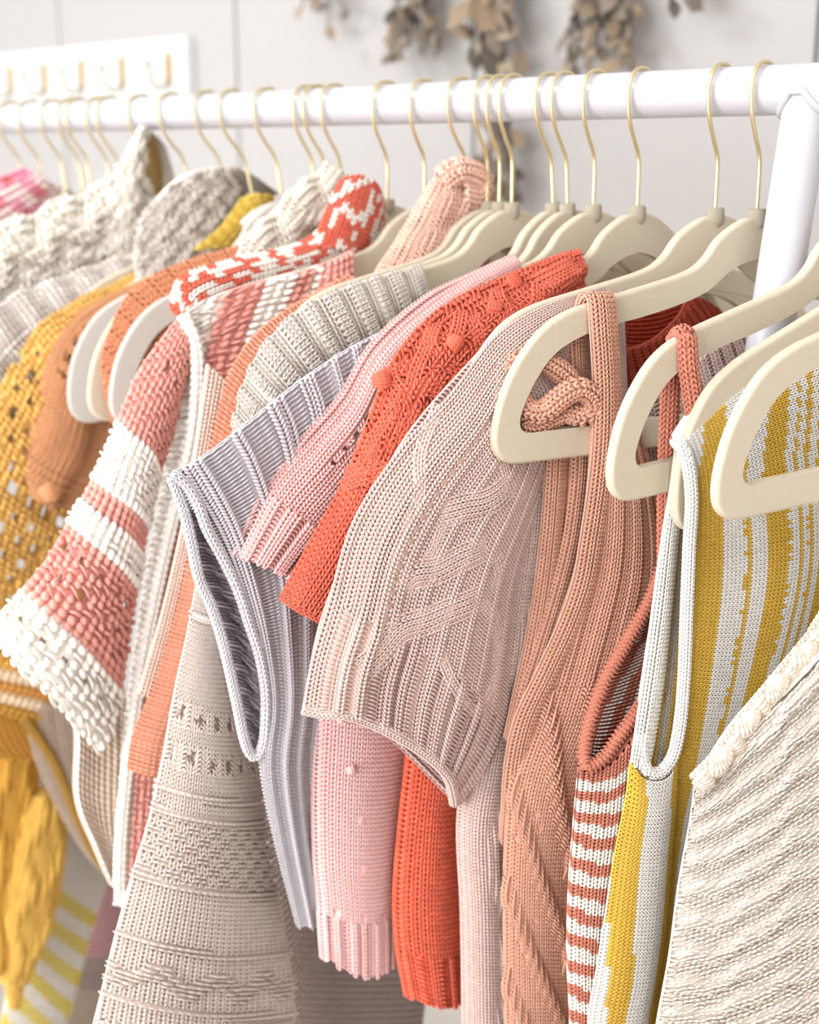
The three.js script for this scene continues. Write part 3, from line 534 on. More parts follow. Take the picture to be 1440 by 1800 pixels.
{ // coral red cable cardigan
  const hex = 0xdf7058, p = GP.H3, t = garment('cable_cardigan', 'coral red cable cardigan with knitted bobbles over its shoulder', 'cardigan', p.at(0.1, -0.25));
  const waist = (u, v) => bump1(v - 0.735 - 0.04 * (u - 0.5), 0.022);
  const relief = (u, v) => 0.0024 * waist(u, v) + 0.0016 * Math.sin(u * 19 + 6 * v) * (1 - sstep(0.7, 0.8, v));
  const rows = [
    [[1014, 444, -8], [1024, 456, 2], [1026, 476, 6], [1024, 500, 4], [1018, 524, -6]],
    [[968, 460, -8], [978, 478, 4], [986, 506, 10], [990, 536, 8], [990, 566, -4]],
    [[898, 488, -8], [914, 516, 6], [930, 548, 12], [942, 580, 10], [950, 612, -4]],
    [[820, 520, -8], [844, 560, 8], [868, 604, 14], [892, 650, 10], [910, 690, -4]],
    [[752, 562, -8], [782, 612, 8], [814, 664, 14], [842, 712, 10], [862, 756, -4]],
    [[692, 634, -8], [728, 690, 10], [766, 742, 14], [798, 790, 10], [820, 832, -4]],
    [[648, 740, -8], [688, 788, 10], [726, 834, 14], [758, 876, 10], [782, 914, -4]],
    [[606, 846, -8], [644, 886, 10], [682, 924, 14], [718, 962, 10], [744, 996, -4]],
    [[548, 950, -8], [588, 980, 8], [628, 1010, 12], [668, 1040, 8], [700, 1070, -4]],
    [[498, 1046, -8], [534, 1066, 8], [570, 1088, 12], [612, 1108, 8], [650, 1126, -4]],
  ];
  const K = (px, n = 2, z = 0.003) => ({ px, n, z, w: 0.0042, h: 0.0032 });
  fabric(t, 'shoulder', p, rows, { hex, relief, bulge: 2, full: true, cell: 0.003, cables: [
    K([[612, 842], [650, 824], [690, 836], [740, 838]], 3, 0.0036), K([[600, 856], [650, 846], [700, 826], [744, 822]], 2, 0.0044),
    K([[640, 815], [660, 770], [690, 730], [712, 700]]), K([[690, 818], [706, 770], [722, 730], [716, 700]]), K([[740, 812], [742, 770], [736, 730], [722, 700]]),
    K([[716, 700], [690, 672], [684, 640]]), K([[722, 696], [750, 690], [790, 690]], 2), K([[722, 690], [740, 650], [752, 610], [758, 580]]), K([[724, 694], [762, 666], [780, 640]], 2),
    K([[780, 640], [760, 610], [764, 572]]), K([[784, 640], [810, 650], [848, 636]], 2), K([[784, 634], [806, 580], [812, 552]], 2),
    K([[848, 632], [836, 590], [828, 556]]), K([[850, 632], [884, 600], [896, 560]], 2), K([[856, 636], [890, 640], [910, 612]], 2),
    K([[900, 560], [880, 530], [872, 508]]), K([[904, 556], [936, 540], [950, 500]], 2), K([[950, 500], [980, 486], [1010, 470]], 3, 0.0026), K([[910, 570], [944, 566], [972, 540], [1006, 520]], 2),
  ], knit: { w: 0.0044, h: 0.0032, jit: 0.18, pat: (i, j, u, v) => (waist(u, v) > 0.1 ? { rot: 0.9 } : v < 0.66 ? { t: (i + (j >> 1)) % 3 ? 0 : 1, rot: 0.4 * Math.sin(u * 21 + v * 40) } : {}) } });
  for (const [x, y, o, r] of [[800, 604, 15, 0.0052], [672, 668, -2, 0.0058], [902, 494, 0, 0.005], [946, 536, 13, 0.0048], [962, 482, 3, 0.0045], [868, 540, 11, 0.0048]]) bobble(t, p.pt(x, y, o), p.N.clone().add(V3(0, 0.3, 0.3)), r, hex, 0.5 + x);
  cord(t, 'cuff_edging', [[498, 1046, -6], [520, 1062, 3], [548, 1078, 9], [576, 1092, 12], [612, 1110, 9], [650, 1126, -2]].map((q) => p.pt(...q)), 0.003, hex, { cols: 6, h: 0.003 });
  fabric(t, 'cuff_lining', p, [[[520, 1000, -12], [600, 1050, -16], [680, 1080, -12]], [[504, 1052, -12], [556, 1088, -16], [640, 1130, -12]]], { hex, knit: { w: 0.004, h: 0.003, pat: () => ({ t: 1 }) } });
  // far side: neckline and inside of the back
  fabric(t, 'neckband', p, [
    [[1070, 598, 4], [1104, 612, 8], [1150, 596, 10], [1194, 556, 8], [1216, 524, 4], [1262, 548, -2]],
    [[1072, 625, 4], [1110, 645, 8], [1164, 632, 10], [1212, 588, 8], [1240, 556, 4], [1276, 566, -2]],
    [[1074, 680, 4], [1120, 700, 8], [1186, 690, 10], [1236, 640, 8], [1262, 600, 4], [1290, 590, -2]],
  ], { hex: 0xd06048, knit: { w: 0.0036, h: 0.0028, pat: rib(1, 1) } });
  fabric(t, 'back', p, [
    [[1060, 540, -16], [1100, 545, -16], [1150, 540, -16], [1200, 528, -14], [1240, 545, -12]],
    [[1060, 640, -16], [1100, 650, -16], [1160, 650, -16], [1220, 620, -14], [1250, 600, -12]],
    [[1060, 760, -16], [1100, 760, -16], [1170, 760, -16], [1240, 700, -14], [1270, 650, -12]],
  ], { hex: 0xcc5540, knit: { w: 0.004, h: 0.003, pat: () => ({ t: 1 }) } });  // deeper red than the shoulder: shade inside the neck put into the colour
}
{ // long coral sleeve hanging low
  const hex = 0xea7054, p = Plane(-0.115, 12), t = garment('coral_jumper', 'deep coral jumper, only its long ribbed-cuff sleeve showing below the blush tee', 'jumper', p.at(0.1, -0.4));
  fabric(t, 'sleeve', p, [
    [[730, 1150, 0], [770, 1155, 6], [812, 1150, 0]],
    [[716, 1320, 0], [762, 1326, 6], [806, 1320, 0]],
    [[702, 1440, 0], [752, 1446, 6], [800, 1438, 0]],
    [[692, 1560, 0], [748, 1566, 6], [804, 1556, 0]],
    [[696, 1650, 0], [752, 1658, 6], [808, 1648, 0]],
    [[714, 1744, 0], [762, 1757, 6], [812, 1746, 0]],
  ], { hex, bulge: 12, full: true, relief: (u, v) => v > 0.83 ? 0.0016 * Math.cos(u * 2 * Math.PI * 5) : 0, knit: { w: 0.0050, h: 0.0036, jit: 0.22, pat: (i, j, u, v) => v > 0.83 && i % 3 === 2 ? { t: 1, z: -0.001 } : {} } });
}
{ // pink lace tee
  const hex = 0xf6c2bb, p = GP.H4, t = garment('lace_tee', 'candy pink short-sleeved lace-knit tee between the lilac vest and coral cardigan', 'top', p.at(0.1, -0.25));
  const rows = [
    [[902, 450, -6], [910, 462, 4], [914, 478, 6], [916, 500, 0]],
    [[820, 488, -6], [832, 508, 6], [842, 530, 8], [850, 560, 0]],
    [[744, 528, -6], [762, 560, 8], [780, 592, 10], [796, 630, 0]],
    [[656, 604, -6], [684, 646, 10], [712, 688, 12], [740, 730, 0]],
    [[598, 696, -6], [636, 736, 10], [672, 776, 12], [706, 818, 0]],
    [[530, 772, -6], [574, 814, 10], [616, 854, 12], [654, 896, 0]],
    [[468, 846, -6], [512, 884, 10], [558, 920, 12], [600, 956, 0]],
    [[434, 912, -6], [476, 940, 8], [520, 968, 10], [564, 996, 0]],
    [[410, 974, -6], [448, 990, 8], [490, 1008, 10], [536, 1032, 0]],
  ];
  const hole = (u, v) => v > 0.28 && v < 0.72 && u > 0.3 && u < 0.8 && ((v * 22 + 2 * Math.abs(u - 0.5)) % 1) < 0.36 && (u * 7 % 1) < 0.42;
  fabric(t, 'sleeve', p, rows, { hex, bulge: 2, full: true, hole, cell: 0.0026, relief: (u, v) => v > 0.86 ? 0.0026 * Math.max(0, Math.cos(u * 2 * Math.PI * 6)) : 0.0015 * Math.cos(u * 2 * Math.PI * 4) * sstep(0.1, 0.3, v) * (1 - sstep(0.7, 0.8, v)), knit: { w: 0.0036, h: 0.0025, pat: (i, j, u, v) => v > 0.86 ? (Math.cos(u * 2 * Math.PI * 6) > 0 ? { s: 1.2 } : { t: 1 }) : v > 0.28 && v < 0.72 && u > 0.3 ? { rot: 0.5 * Math.sin(v * 70) } : {} } });
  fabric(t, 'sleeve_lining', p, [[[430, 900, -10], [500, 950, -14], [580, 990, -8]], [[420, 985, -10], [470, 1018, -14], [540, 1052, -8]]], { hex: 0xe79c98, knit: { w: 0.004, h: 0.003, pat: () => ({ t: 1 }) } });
}
{ // long pink sleeve
  const hex = 0xfed2cc, p = Plane(-0.15, 10), t = garment('pink_cardigan', 'bubblegum pink cardigan, only its long sleeve with small bobbles showing low down', 'cardigan', p.at(0.1, -0.4));
  fabric(t, 'sleeve', p, [
    [[560, 1120, 0], [640, 1126, 4], [722, 1120, 0]],
    [[554, 1250, 0], [634, 1256, 5], [714, 1250, 0]],
    [[549, 1380, 0], [627, 1386, 6], [706, 1378, 0]],
    [[551, 1500, 0], [624, 1506, 6], [697, 1496, 0]],
    [[558, 1570, 0], [626, 1578, 6], [694, 1566, 0]],
    [[563, 1640, 0], [628, 1652, 6], [694, 1626, 0]],
    [[566, 1678, 0], [628, 1702, 6], [694, 1664, 0]],
  ], { hex, bulge: 14, full: true, relief: (u, v) => v > 0.82 ? 0.0022 * Math.cos(u * 2 * Math.PI * 8) : 0, knit: { w: 0.0041, h: 0.0031, jit: 0.07, pat: (i, j, u, v) => v > 0.82 ? (Math.cos(u * 2 * Math.PI * 8) < -0.3 ? { t: 1 } : {}) : Math.abs(v - 0.81) < 0.012 && i % 5 === 2 ? { t: -1 } : {} } });
  for (const [x, y] of [[618, 1352], [634, 1440], [638, 1528], [698, 1385], [600, 1262]]) bobble(t, p.pt(x, y, x > 690 ? 1 : 19.5), p.N, 0.0034, hex, 0.1);
}
{ // lilac grey vest
  const hex = 0xd6cfd1, p = GP.H6, t = garment('ribbed_vest', 'lilac grey ribbed vest with a long gaping armhole edged in pale cord', 'vest', p.at(0.12, -0.25));
  const ribs = (u, v) => bump1((u * 9) % 1 - 0.5, 0.26);
  fabric(t, 'front', p, [
    [[303, 832, 0], [360, 800, 4], [440, 738, 6], [540, 660, 6], [640, 598, 4], [740, 556, 0]],
    [[330, 880, 2], [390, 846, 8], [465, 792, 10], [560, 722, 10], [650, 664, 8], [750, 620, 0]],
    [[372, 945, 4], [425, 920, 10], [490, 880, 12], [570, 825, 12], [660, 770, 10], [750, 720, 0]],
    [[412, 1030, 4], [455, 1020, 10], [510, 990, 12], [575, 950, 12], [660, 900, 10], [740, 850, 0]],
    [[446, 1130, 4], [478, 1130, 9], [518, 1120, 11], [570, 1100, 11], [640, 1070, 8], [710, 1040, 0]],
    [[466, 1230, 3], [490, 1236, 8], [520, 1236, 10], [560, 1226, 9], [620, 1210, 5], [690, 1190, -4]],
    [[456, 1340, 0], [482, 1346, 6], [510, 1346, 8], [548, 1340, 6], [600, 1330, 0], [670, 1310, -8]],
    [[480, 1470, -2], [502, 1476, 4], [524, 1476, 6], [552, 1470, 4], [600, 1460, -2], [660, 1450, -8]],
    [[520, 1622, -4], [536, 1628, 2], [552, 1630, 4], [572, 1626, 2], [610, 1620, -2], [660, 1610, -8]],
  ], { hex, relief: (u, v) => 0.0030 * ribs(u, v), cell: 0.003, knit: { w: 0.0033, h: 0.0026, jit: 0.08, pat: (i, j, u, v) => ribs(u, v) > 0.25 ? {} : { t: 1, z: -0.0004 } } });
  fabric(t, 'back', p, [
    [[300, 834, -4], [322, 836, -10], [345, 842, -8]],
    [[326, 920, -10], [350, 922, -18], [378, 928, -10]],
    [[350, 1020, -10], [382, 1024, -20], [418, 1032, -10]],
    [[376, 1080, -10], [408, 1088, -20], [442, 1108, -10]],
    [[394, 1140, -10], [425, 1150, -20], [460, 1180, -8]],
    [[418, 1240, -8], [440, 1250, -16], [468, 1268, -6]],
    [[436, 1316, -4], [448, 1326, -8], [462, 1320, -4]],
  ], { hex: 0xd0c7cb, relief: (u, v) => 0.0026 * bump1((v * 13) % 1 - 0.5, 0.3), knit: { w: 0.0032, h: 0.0026, pat: (i, j, u, v) => bump1((v * 13) % 1 - 0.5, 0.3) > 0.3 ? { turn: 0, t: 3, s: 1.1 } : { t: 1 } } });
  cord(t, 'armhole_edging', [[302, 834, 2], [322, 846, 4], [346, 882, 6], [364, 930, 7], [388, 974, 7], [418, 1036, 7], [440, 1102, 7], [456, 1150, 7], [467, 1215, 6], [467, 1270, 5], [462, 1310, 3], [450, 1331, 1], [440, 1324, 0], [430, 1300, 0], [417, 1238, 0], [402, 1170, 0], [388, 1115, 0], [372, 1066, 0], [350, 1016, 0], [338, 960, 0], [324, 900, 0], [302, 838, 0]].map((q) => p.pt(...q)), 0.0027, 0xe0dbdd, { cols: 5, h: 0.0032 });
}
{ // grey cream dress
  const hex = 0xe0d1c4, p = GP.H8, t = garment('lace_dress', 'oatmeal grey sleeveless dress with rows of lace holes and wavy ridges', 'dress', p.at(0.1, -0.3));
  const rsh = (u, v) => bump1((v * 6.5) % 1 - 0.5, 0.5);
  fabric(t, 'shoulder', p, [
    [[738, 474, -6], [742, 496, 4], [744, 520, 4], [746, 552, -4]],
    [[640, 498, -6], [656, 542, 8], [670, 586, 8], [684, 634, -4]],
    [[540, 540, -6], [566, 592, 10], [590, 640, 10], [612, 690, -4]],
    [[468, 606, -6], [502, 650, 10], [532, 690, 10], [562, 730, -4]],
    [[430, 680, -6], [462, 720, 8], [494, 756, 8], [528, 800, -4]],
    [[414, 750, -6], [440, 790, 6], [470, 830, 6], [505, 880, -4]],
    [[400, 850, -6], [430, 900, 2], [460, 930, 2], [500, 980, -4]],
  ], { hex: 0xd9cec2, bulge: 3, full: true, relief: (u, v) => 0.0022 * ((v * 13) % 1 < 0.5 ? 1 : 0) * sstep(0.0, 0.05, (v * 13) % 1), cell: 0.003, knit: { w: 0.0034, h: 0.0028, pat: (i, j, u, v) => (v * 13) % 1 < 0.5 ? { turn: 0 } : j % 2 ? { t: 3, s: 1.05 } : { t: 1 } } });
  const L = [0.335, 0.40, 0.855];
  const wave = (u) => 0.013 * Math.sin(u * 22);
  const hole = (u, v) => L.some((l, k) => { const y = (v - l - 0.012 * (k < 2 ? u - 0.5 : 0)) / 0.011, n = k === 2 ? 9 : 6, q = ((u * n + 0.3 * k) % 1 - 0.5) / 0.24; return q * q + y * y < 1 && u > 0.05 && u < 0.97; });
  const gar = (u, v) => Math.max(...[0.02, 0.10, 0.18, 0.456, 0.49, 0.60, 0.70, 0.80].map((l) => bump1(v - l - 0.008 * (u - 0.5), 0.007)), bump1(v - 0.745 - wave(u), 0.009), bump1(v - 0.76 - wave(u + 0.02), 0.009));
  fabric(t, 'skirt', p, [
    [[352, 880, 0], [372, 882, 2], [395, 882, 2], [410, 890, -4]],
    [[350, 1000, 0], [368, 1006, 4], [388, 1006, 4], [404, 1010, -4]],
    [[330, 1120, 0], [355, 1130, 6], [382, 1130, 6], [412, 1130, -4]],
    [[308, 1220, 0], [345, 1232, 8], [386, 1238, 8], [432, 1240, -4]],
    [[288, 1330, 0], [336, 1344, 10], [392, 1352, 10], [450, 1350, -4]],
    [[264, 1440, 0], [324, 1456, 12], [392, 1466, 12], [466, 1466, -4]],
    [[234, 1540, 0], [306, 1558, 14], [390, 1570, 14], [484, 1572, -4]],
    [[206, 1640, 0], [286, 1660, 14], [384, 1674, 14], [502, 1670, -4]],
    [[184, 1730, 0], [270, 1752, 14], [380, 1766, 14], [512, 1760, -4]],
    [[160, 1830, 0], [258, 1852, 14], [376, 1866, 14], [520, 1860, -4]],
    [[140, 1950, 0], [246, 1970, 14], [372, 1980, 14], [526, 1970, -4]],
  ], { hex, bulge: 4, full: true, hole, relief: (u, v) => 0.0024 * gar(u, v), cell: 0.003, knit: { w: 0.0039, h: 0.0030, jit: 0.1, pat: (i, j, u, v) => { const g = gar(u, v); if (g > 0.25) return { t: 3, s: 1.1 }; const nearHole = L.some((l, k) => Math.abs(v - l - 0.012 * (k < 2 ? u - 0.5 : 0)) < 0.02); if (nearHole) return { rot: 0.9 * Math.sin(u * 60), s: 1.15 }; if (v > 0.49 && v < 0.6) return ((i >> 1) + (j >> 1)) % 2 ? { t: 1, z: 0.0005 } : {}; if (v > 0.9 || (v > 0.8 && u > 0.6)) return j % 2 ? { t: 1 } : { t: 3, s: 0.9 }; return {}; } } });
}
{ // taupe garment low behind the pink sleeve
  const p = Plane(-0.25, 8), hex = 0xb5a39b, t = garment('taupe_jumper', 'soft taupe knit hanging low in shade behind the pink sleeve', 'jumper', p.at(0.1, -0.5));
  fabric(t, 'body', p, [
    [[455, 1250, 0], [560, 1250, 4], [680, 1250, 4], [790, 1250, 0]], [[470, 1450, 0], [560, 1450, 4], [680, 1450, 4], [780, 1450, 0]], [[490, 1600, 0], [570, 1600, 4], [680, 1600, 4], [770, 1600, 0]],
    [[505, 1700, 0], [580, 1700, 4], [670, 1700, 4], [752, 1700, 0]], [[516, 1830, 0], [590, 1830, 4], [665, 1830, 4], [735, 1830, 0]], [[520, 1950, 0], [590, 1950, 4], [660, 1950, 4], [730, 1950, 0]],
  ], { hex, bulge: 8, full: true, knit: { w: 0.0036, h: 0.0028, pat: (i, j) => j % 2 ? { t: 1 } : {} } });
}
{ // orange knit
  const hex = 0xe8a587, p = GP.H10, t = garment('garter_jumper', 'soft orange garter-stitch jumper between the crochet cardigan and oatmeal dress', 'jumper', p.at(0.1, -0.3));
  fabric(t, 'sleeve', p, [
    [[612, 486, -4], [640, 510, 4], [680, 540, 0]],
    [[476, 566, -4], [520, 610, 6], [580, 650, 0]],
    [[408, 650, -4], [455, 700, 6], [520, 750, 0]],
    [[376, 760, -4], [425, 800, 6], [490, 850, 0]],
    [[350, 890, -4], [395, 920, 6], [450, 960, 0]],
    [[328, 1000, -4], [372, 1010, 6], [424, 1030, 0]],
    [[300, 1110, -4], [345, 1120, 6], [400, 1130, 0]],
    [[266, 1220, -4], [312, 1230, 6], [368, 1240, 0]],
    [[236, 1290, -4], [285, 1302, 6], [345, 1310, 0]],
    [[225, 1352, -4], [276, 1364, 6], [340, 1372, 0]],
  ], { hex, bulge: 5, full: true, relief: (u, v) => (v * 46) % 1 < 0.5 ? 0.0008 : 0, knit: { w: 0.0036, h: 0.0029, pat: (i, j) => ({ t: 1, z: (j % 2) * 0.0006 }) } });
  fabric(t, 'placket', p, [
    [[365, 640, -10], [385, 660, -8], [408, 690, -8]], [[346, 780, -10], [362, 790, -8], [380, 800, -8]], [[322, 920, -10], [336, 925, -8], [352, 930, -8]], [[285, 1080, -10], [300, 1085, -8], [318, 1090, -8]], [[244, 1220, -10], [262, 1225, -8], [282, 1230, -8]],
  ], { hex: 0xf1d3c2, bulge: 1, full: true, knit: { w: 0.0036, h: 0.0028 } });
}
{ // pink and cream crochet cardigan
  const K = C(0xe8a597), W = C(0xf8f2e8), hexK = 0xe8a597, hexW = 0xf8f2e8, p = GP.H11, t = garment('crochet_cardigan', 'pink and cream striped crochet cardigan with a flaring sleeve at the left', 'cardigan', p.at(0.12, -0.25));
  const bb = stripes([[0, 1], [0.16, 0], [0.36, 1], [0.52, 0], [0.66, 1], [0.84, 0]]);
  const pat = (bands) => (i, j, u, v) => { const b = bands(u), near = bands(u + 0.045) !== b || bands(u - 0.045) !== b; return near && b ? { t: 2, c: W, s: 0.95, turn: 1, z: 0.0008 } : { t: (i + j) % 3 ? 2 : 3, c: b ? W : K, s: 1.0, rot: (hash(i, j) - 0.5) * 0.8, z: 0.0007 * (hash(i, j, 2) - 0.3) }; };
  fabric(t, 'body', p, [
    [[330, 540, 0], [400, 512, 3], [470, 492, 4], [540, 474, 3], [618, 446, 0]],
    [[318, 620, 0], [372, 602, 8], [432, 590, 9], [500, 580, 7], [590, 560, 0]],
    [[304, 740, 0], [348, 730, 8], [396, 722, 9], [455, 716, 7], [540, 700, 0]],
    [[284, 860, 0], [322, 860, 8], [362, 860, 9], [410, 856, 7], [480, 850, 0]],
    [[262, 980, 0], [294, 986, 8], [328, 990, 9], [370, 992, 7], [430, 990, 0]],
    [[240, 1120, 0], [268, 1128, 8], [298, 1132, 9], [335, 1134, 7], [390, 1130, 0]],
    [[220, 1280, 0], [246, 1288, 7], [274, 1292, 8], [306, 1292, 6], [360, 1290, 0]],
    [[208, 1440, 0], [234, 1446, 6], [262, 1450, 8], [292, 1450, 6], [340, 1445, 0]],
    [[202, 1590, 0], [228, 1596, 6], [254, 1600, 8], [284, 1600, 6], [330, 1590, 0]],
  ], { hex: hexK, bulge: 3, full: true, cell: 0.004, knit: { w: 0.0056, h: 0.0052, jit: 0.14, pat: pat(bb) }, base: (u) => bb(u) ? W : K });
  // front border ribbons, pale
  const sb = stripes([[0, 0], [0.335, 1], [0.5, 0], [0.555, 1], [0.625, 0], [0.835, 1]]);
  const hole = (u, v) => { for (const [c, k] of [[0.14, 4], [0.68, 5], [0.75, 5], [0.9, 6]]) if (Math.abs(v - c) < 0.011 && ((u * k + c * 7) % 1) < 0.3 && u > 0.06 && u < 0.94) return true; return false; };
  fabric(t, 'sleeve', p, [
    [[326, 544, 4], [332, 556, 8], [338, 572, 10], [342, 596, 6]],
    [[284, 598, 4], [300, 620, 12], [314, 650, 14], [318, 690, 6]],
    [[240, 662, 4], [262, 692, 14], [284, 726, 16], [296, 776, 6]],
    [[198, 768, 4], [222, 790, 16], [250, 818, 18], [268, 860, 6]],
    [[160, 850, 4], [190, 872, 18], [226, 902, 20], [252, 940, 6]],
    [[120, 920, 4], [154, 950, 20], [196, 988, 22], [236, 1040, 6]],
    [[80, 988, 4], [118, 1026, 20], [168, 1074, 22], [222, 1140, 6]],
    [[36, 1040, 4], [78, 1086, 20], [138, 1140, 22], [208, 1224, 6]],
    [[-4, 1086, 4], [40, 1142, 18], [104, 1204, 20], [188, 1300, 6]],
    [[0, 1112, 0], [30, 1162, 12], [94, 1224, 14], [172, 1318, 2]],
  ], { hex: hexK, bulge: 2, full: true, hole, cell: 0.003, relief: (u, v) => 0.002 * (sb(v) ? 1 : 0), knit: { w: 0.0054, h: 0.0050, jit: 0.14, pat: (i, j, u, v) => { const w = sb(v), near = sb(v + 0.025) !== w || sb(v - 0.025) !== w; return { t: near ? 2 : (i + j) % 3 ? 2 : 3, c: w ? W : K, s: near ? 1.15 : 1, rot: near ? 0 : (hash(i, j) - 0.5) * 0.9, z: 0.0008 * hash(i, j, 2) }; } }, base: (u, v) => sb(v) ? W : K });
  // pale inside of the sleeve hanging below the hem
  fabric(t, 'sleeve_lining', p, [
    [[60, 1130, -8], [150, 1190, -12], [225, 1230, -8]],
    [[128, 1262, -8], [170, 1290, -12], [222, 1320, -8]],
    [[132, 1400, -8], [172, 1420, -12], [220, 1430, -8]],
    [[166, 1490, -8], [190, 1500, -12], [218, 1510, -8]],
    [[196, 1556, -8], [206, 1560, -10], [220, 1560, -8]],
  ], { hex: 0xd8c4b0, knit: { w: 0.005, h: 0.005, pat: (i, j, u) => ({ t: 2, c: u < 0.15 ? W : C(0xd8c4b0) }) } });
  cord(t, 'border', [[322, 552, 10], [344, 610, 15], [346, 690, 15], [338, 770, 14], [318, 860, 13], [294, 960, 12], [268, 1080, 11], [246, 1200, 10], [226, 1340, 8], [214, 1460, 7], [210, 1560, 6]].map((q) => p.pt(...q)), 0.0042, hexW, { cols: 5, h: 0.005, t: 2 });
  fabric(t, 'collar', p, [[[560, 466, 4], [588, 456, 6], [618, 440, 4]], [[556, 500, 6], [586, 490, 9], [620, 478, 6]], [[548, 540, 6], [584, 530, 9], [622, 516, 4]]], { hex: hexK, bulge: 2, full: true, knit: { w: 0.005, h: 0.005, pat: (i, j) => ({ t: 2, rot: (hash(i, j) - 0.5) }) } });
}
{ // peach jumper
  const hex = 0xf0c3ae, p = Plane(-0.245, 10), t = garment('peach_jumper', 'fuzzy pale peach jumper with a bunched collar around a gold hook', 'jumper', p.at(0.03, -0.12));
  fabric(t, 'shoulder', p, [
    [[770, 306, -6], [792, 296, 2], [822, 300, 4], [846, 312, 0], [862, 340, -6]],
    [[748, 340, -6], [776, 332, 6], [806, 336, 8], [836, 346, 4], [866, 366, -6]],
    [[720, 388, -6], [752, 384, 6], [786, 386, 8], [824, 396, 4], [862, 412, -6]],
    [[694, 430, -6], [726, 432, 6], [764, 438, 8], [806, 448, 4], [852, 460, -6]],
    [[664, 474, -6], [702, 486, 6], [744, 498, 8], [790, 506, 4], [846, 512, -6]],
    [[636, 530, -6], [680, 546, 4], [730, 556, 6], [780, 560, 2], [840, 560, -6]],
  ], { hex, bulge: 5, full: true, relief: (u, v) => 0.0022 * Math.sin(v * 26 + 3 * u) * bump1(u - 0.5, 0.5), knit: { w: 0.0042, h: 0.0032, pat: (i, j, u, v) => ({ rot: 0.6 * Math.sin(v * 26 + 3 * u), z: 0.0008 * Math.sin(i * 1.6) }) } });
  cord(t, 'collar', [[778, 318, 6], [800, 302, 10], [828, 306, 10], [846, 322, 8], [836, 344, 8], [806, 340, 10]].map((q) => p.pt(...q)), 0.0085, hex, { cols: 8, h: 0.003 });
}
{ // red and white flecked jumper
  const R = C(0xe0705a), W = C(0xf4ebdf), p = GP.H12, t = garment('flecked_jumper', 'red and cream flecked chunky jumper with a folded collar behind the crochet cardigan', 'jumper', p.at(0.05, -0.12));
  const pat = (d) => (i, j, u) => ({ c: hash(i, (j + i % 2) >> 1, 5) < d ? R : W, rot: (hash(i, j) - 0.5) * 0.5 });
  fabric(t, 'shoulder', p, [
    [[590, 370, -4], [612, 380, 4], [632, 400, 4], [648, 430, -4]],
    [[545, 420, -4], [566, 432, 6], [588, 448, 6], [610, 476, -4]],
    [[480, 444, -4], [500, 458, 6], [520, 474, 6], [545, 500, -4]],
    [[400, 462, -4], [418, 480, 6], [440, 500, 6], [470, 530, -4]],
    [[320, 490, -4], [334, 512, 6], [360, 534, 6], [400, 560, -4]],
    [[300, 540, -4], [320, 560, 2], [346, 580, 2], [380, 600, -4]],
  ], { hex: 0xe0705a, bulge: 5, full: true, knit: { w: 0.0044, h: 0.0036, jit: 0.15, pat: pat(0.42) } });
  fabric(t, 'collar', p, [
    [[600, 318, 4], [628, 308, 10], [654, 322, 10], [668, 352, 2]],
    [[584, 350, 6], [614, 346, 14], [646, 358, 14], [670, 384, 2]],
    [[566, 392, 6], [600, 390, 14], [634, 398, 14], [664, 416, 2]],
    [[552, 432, 4], [584, 436, 12], [616, 442, 12], [646, 450, 2]],
  ], { hex: 0xe0705a, bulge: 4, full: true, knit: { w: 0.0044, h: 0.0036, jit: 0.15, pat: pat(0.55) } });
}
{ // cream cable scarf-collared garment
  const hex = 0xece3d3, p = Plane(-0.37, 8), t = garment('cable_knit_jumper', 'cream cable-knit jumper, a narrow shoulder strip left of the red flecked collar', 'jumper', p.at(0.05, -0.12));
  fabric(t, 'shoulder', p, [
    [[576, 290, -4], [590, 296, 4], [606, 312, 4], [618, 340, -4]],
    [[530, 326, -4], [552, 340, 6], [574, 360, 6], [594, 390, -4]],
    [[478, 374, -4], [502, 392, 6], [526, 412, 6], [552, 440, -4]],
    [[428, 430, -4], [450, 446, 6], [476, 464, 6], [510, 486, -4]],
    [[400, 500, -4], [430, 510, 2], [460, 524, 2], [500, 540, -4]],
  ], { hex, bulge: 4, full: true, relief: (u, v) => 0.003 * Math.cos(u * 2 * Math.PI * 2.2 + 2 * Math.sin(v * 16)), knit: { w: 0.005, h: 0.0038, pat: (i, j, u, v) => ({ rot: 0.6 * Math.cos(v * 16) }) } });
}
{ // terracotta cardigan
  const hex = 0xdc9670, p = Plane(-0.3885, 18.5), t = garment('terracotta_cardigan', 'orange terracotta knit cardigan between the two bare hanger ends at the left', 'cardigan', p.at(0.1, -0.2));
  fabric(t, 'shoulder', p, [
    [[548, 376, -6], [560, 400, 2], [580, 440, -6]],
    [[470, 420, -6], [490, 450, 4], [520, 500, -6]],
    [[330, 460, -6], [360, 504, 4], [400, 560, -6]],
    [[234, 510, -6], [280, 556, 4], [340, 620, -6]],
    [[192, 590, -6], [236, 632, 4], [300, 690, -6]],
    [[182, 650, -6], [224, 700, 4], [290, 760, -6]],
    [[200, 740, -6], [230, 780, 2], [280, 830, -6]],
  ], { hex, bulge: 4, full: true, knit: { w: 0.0046, h: 0.0036, pat: (i, j) => ({ t: j % 4 ? 0 : 1 }) } });
}
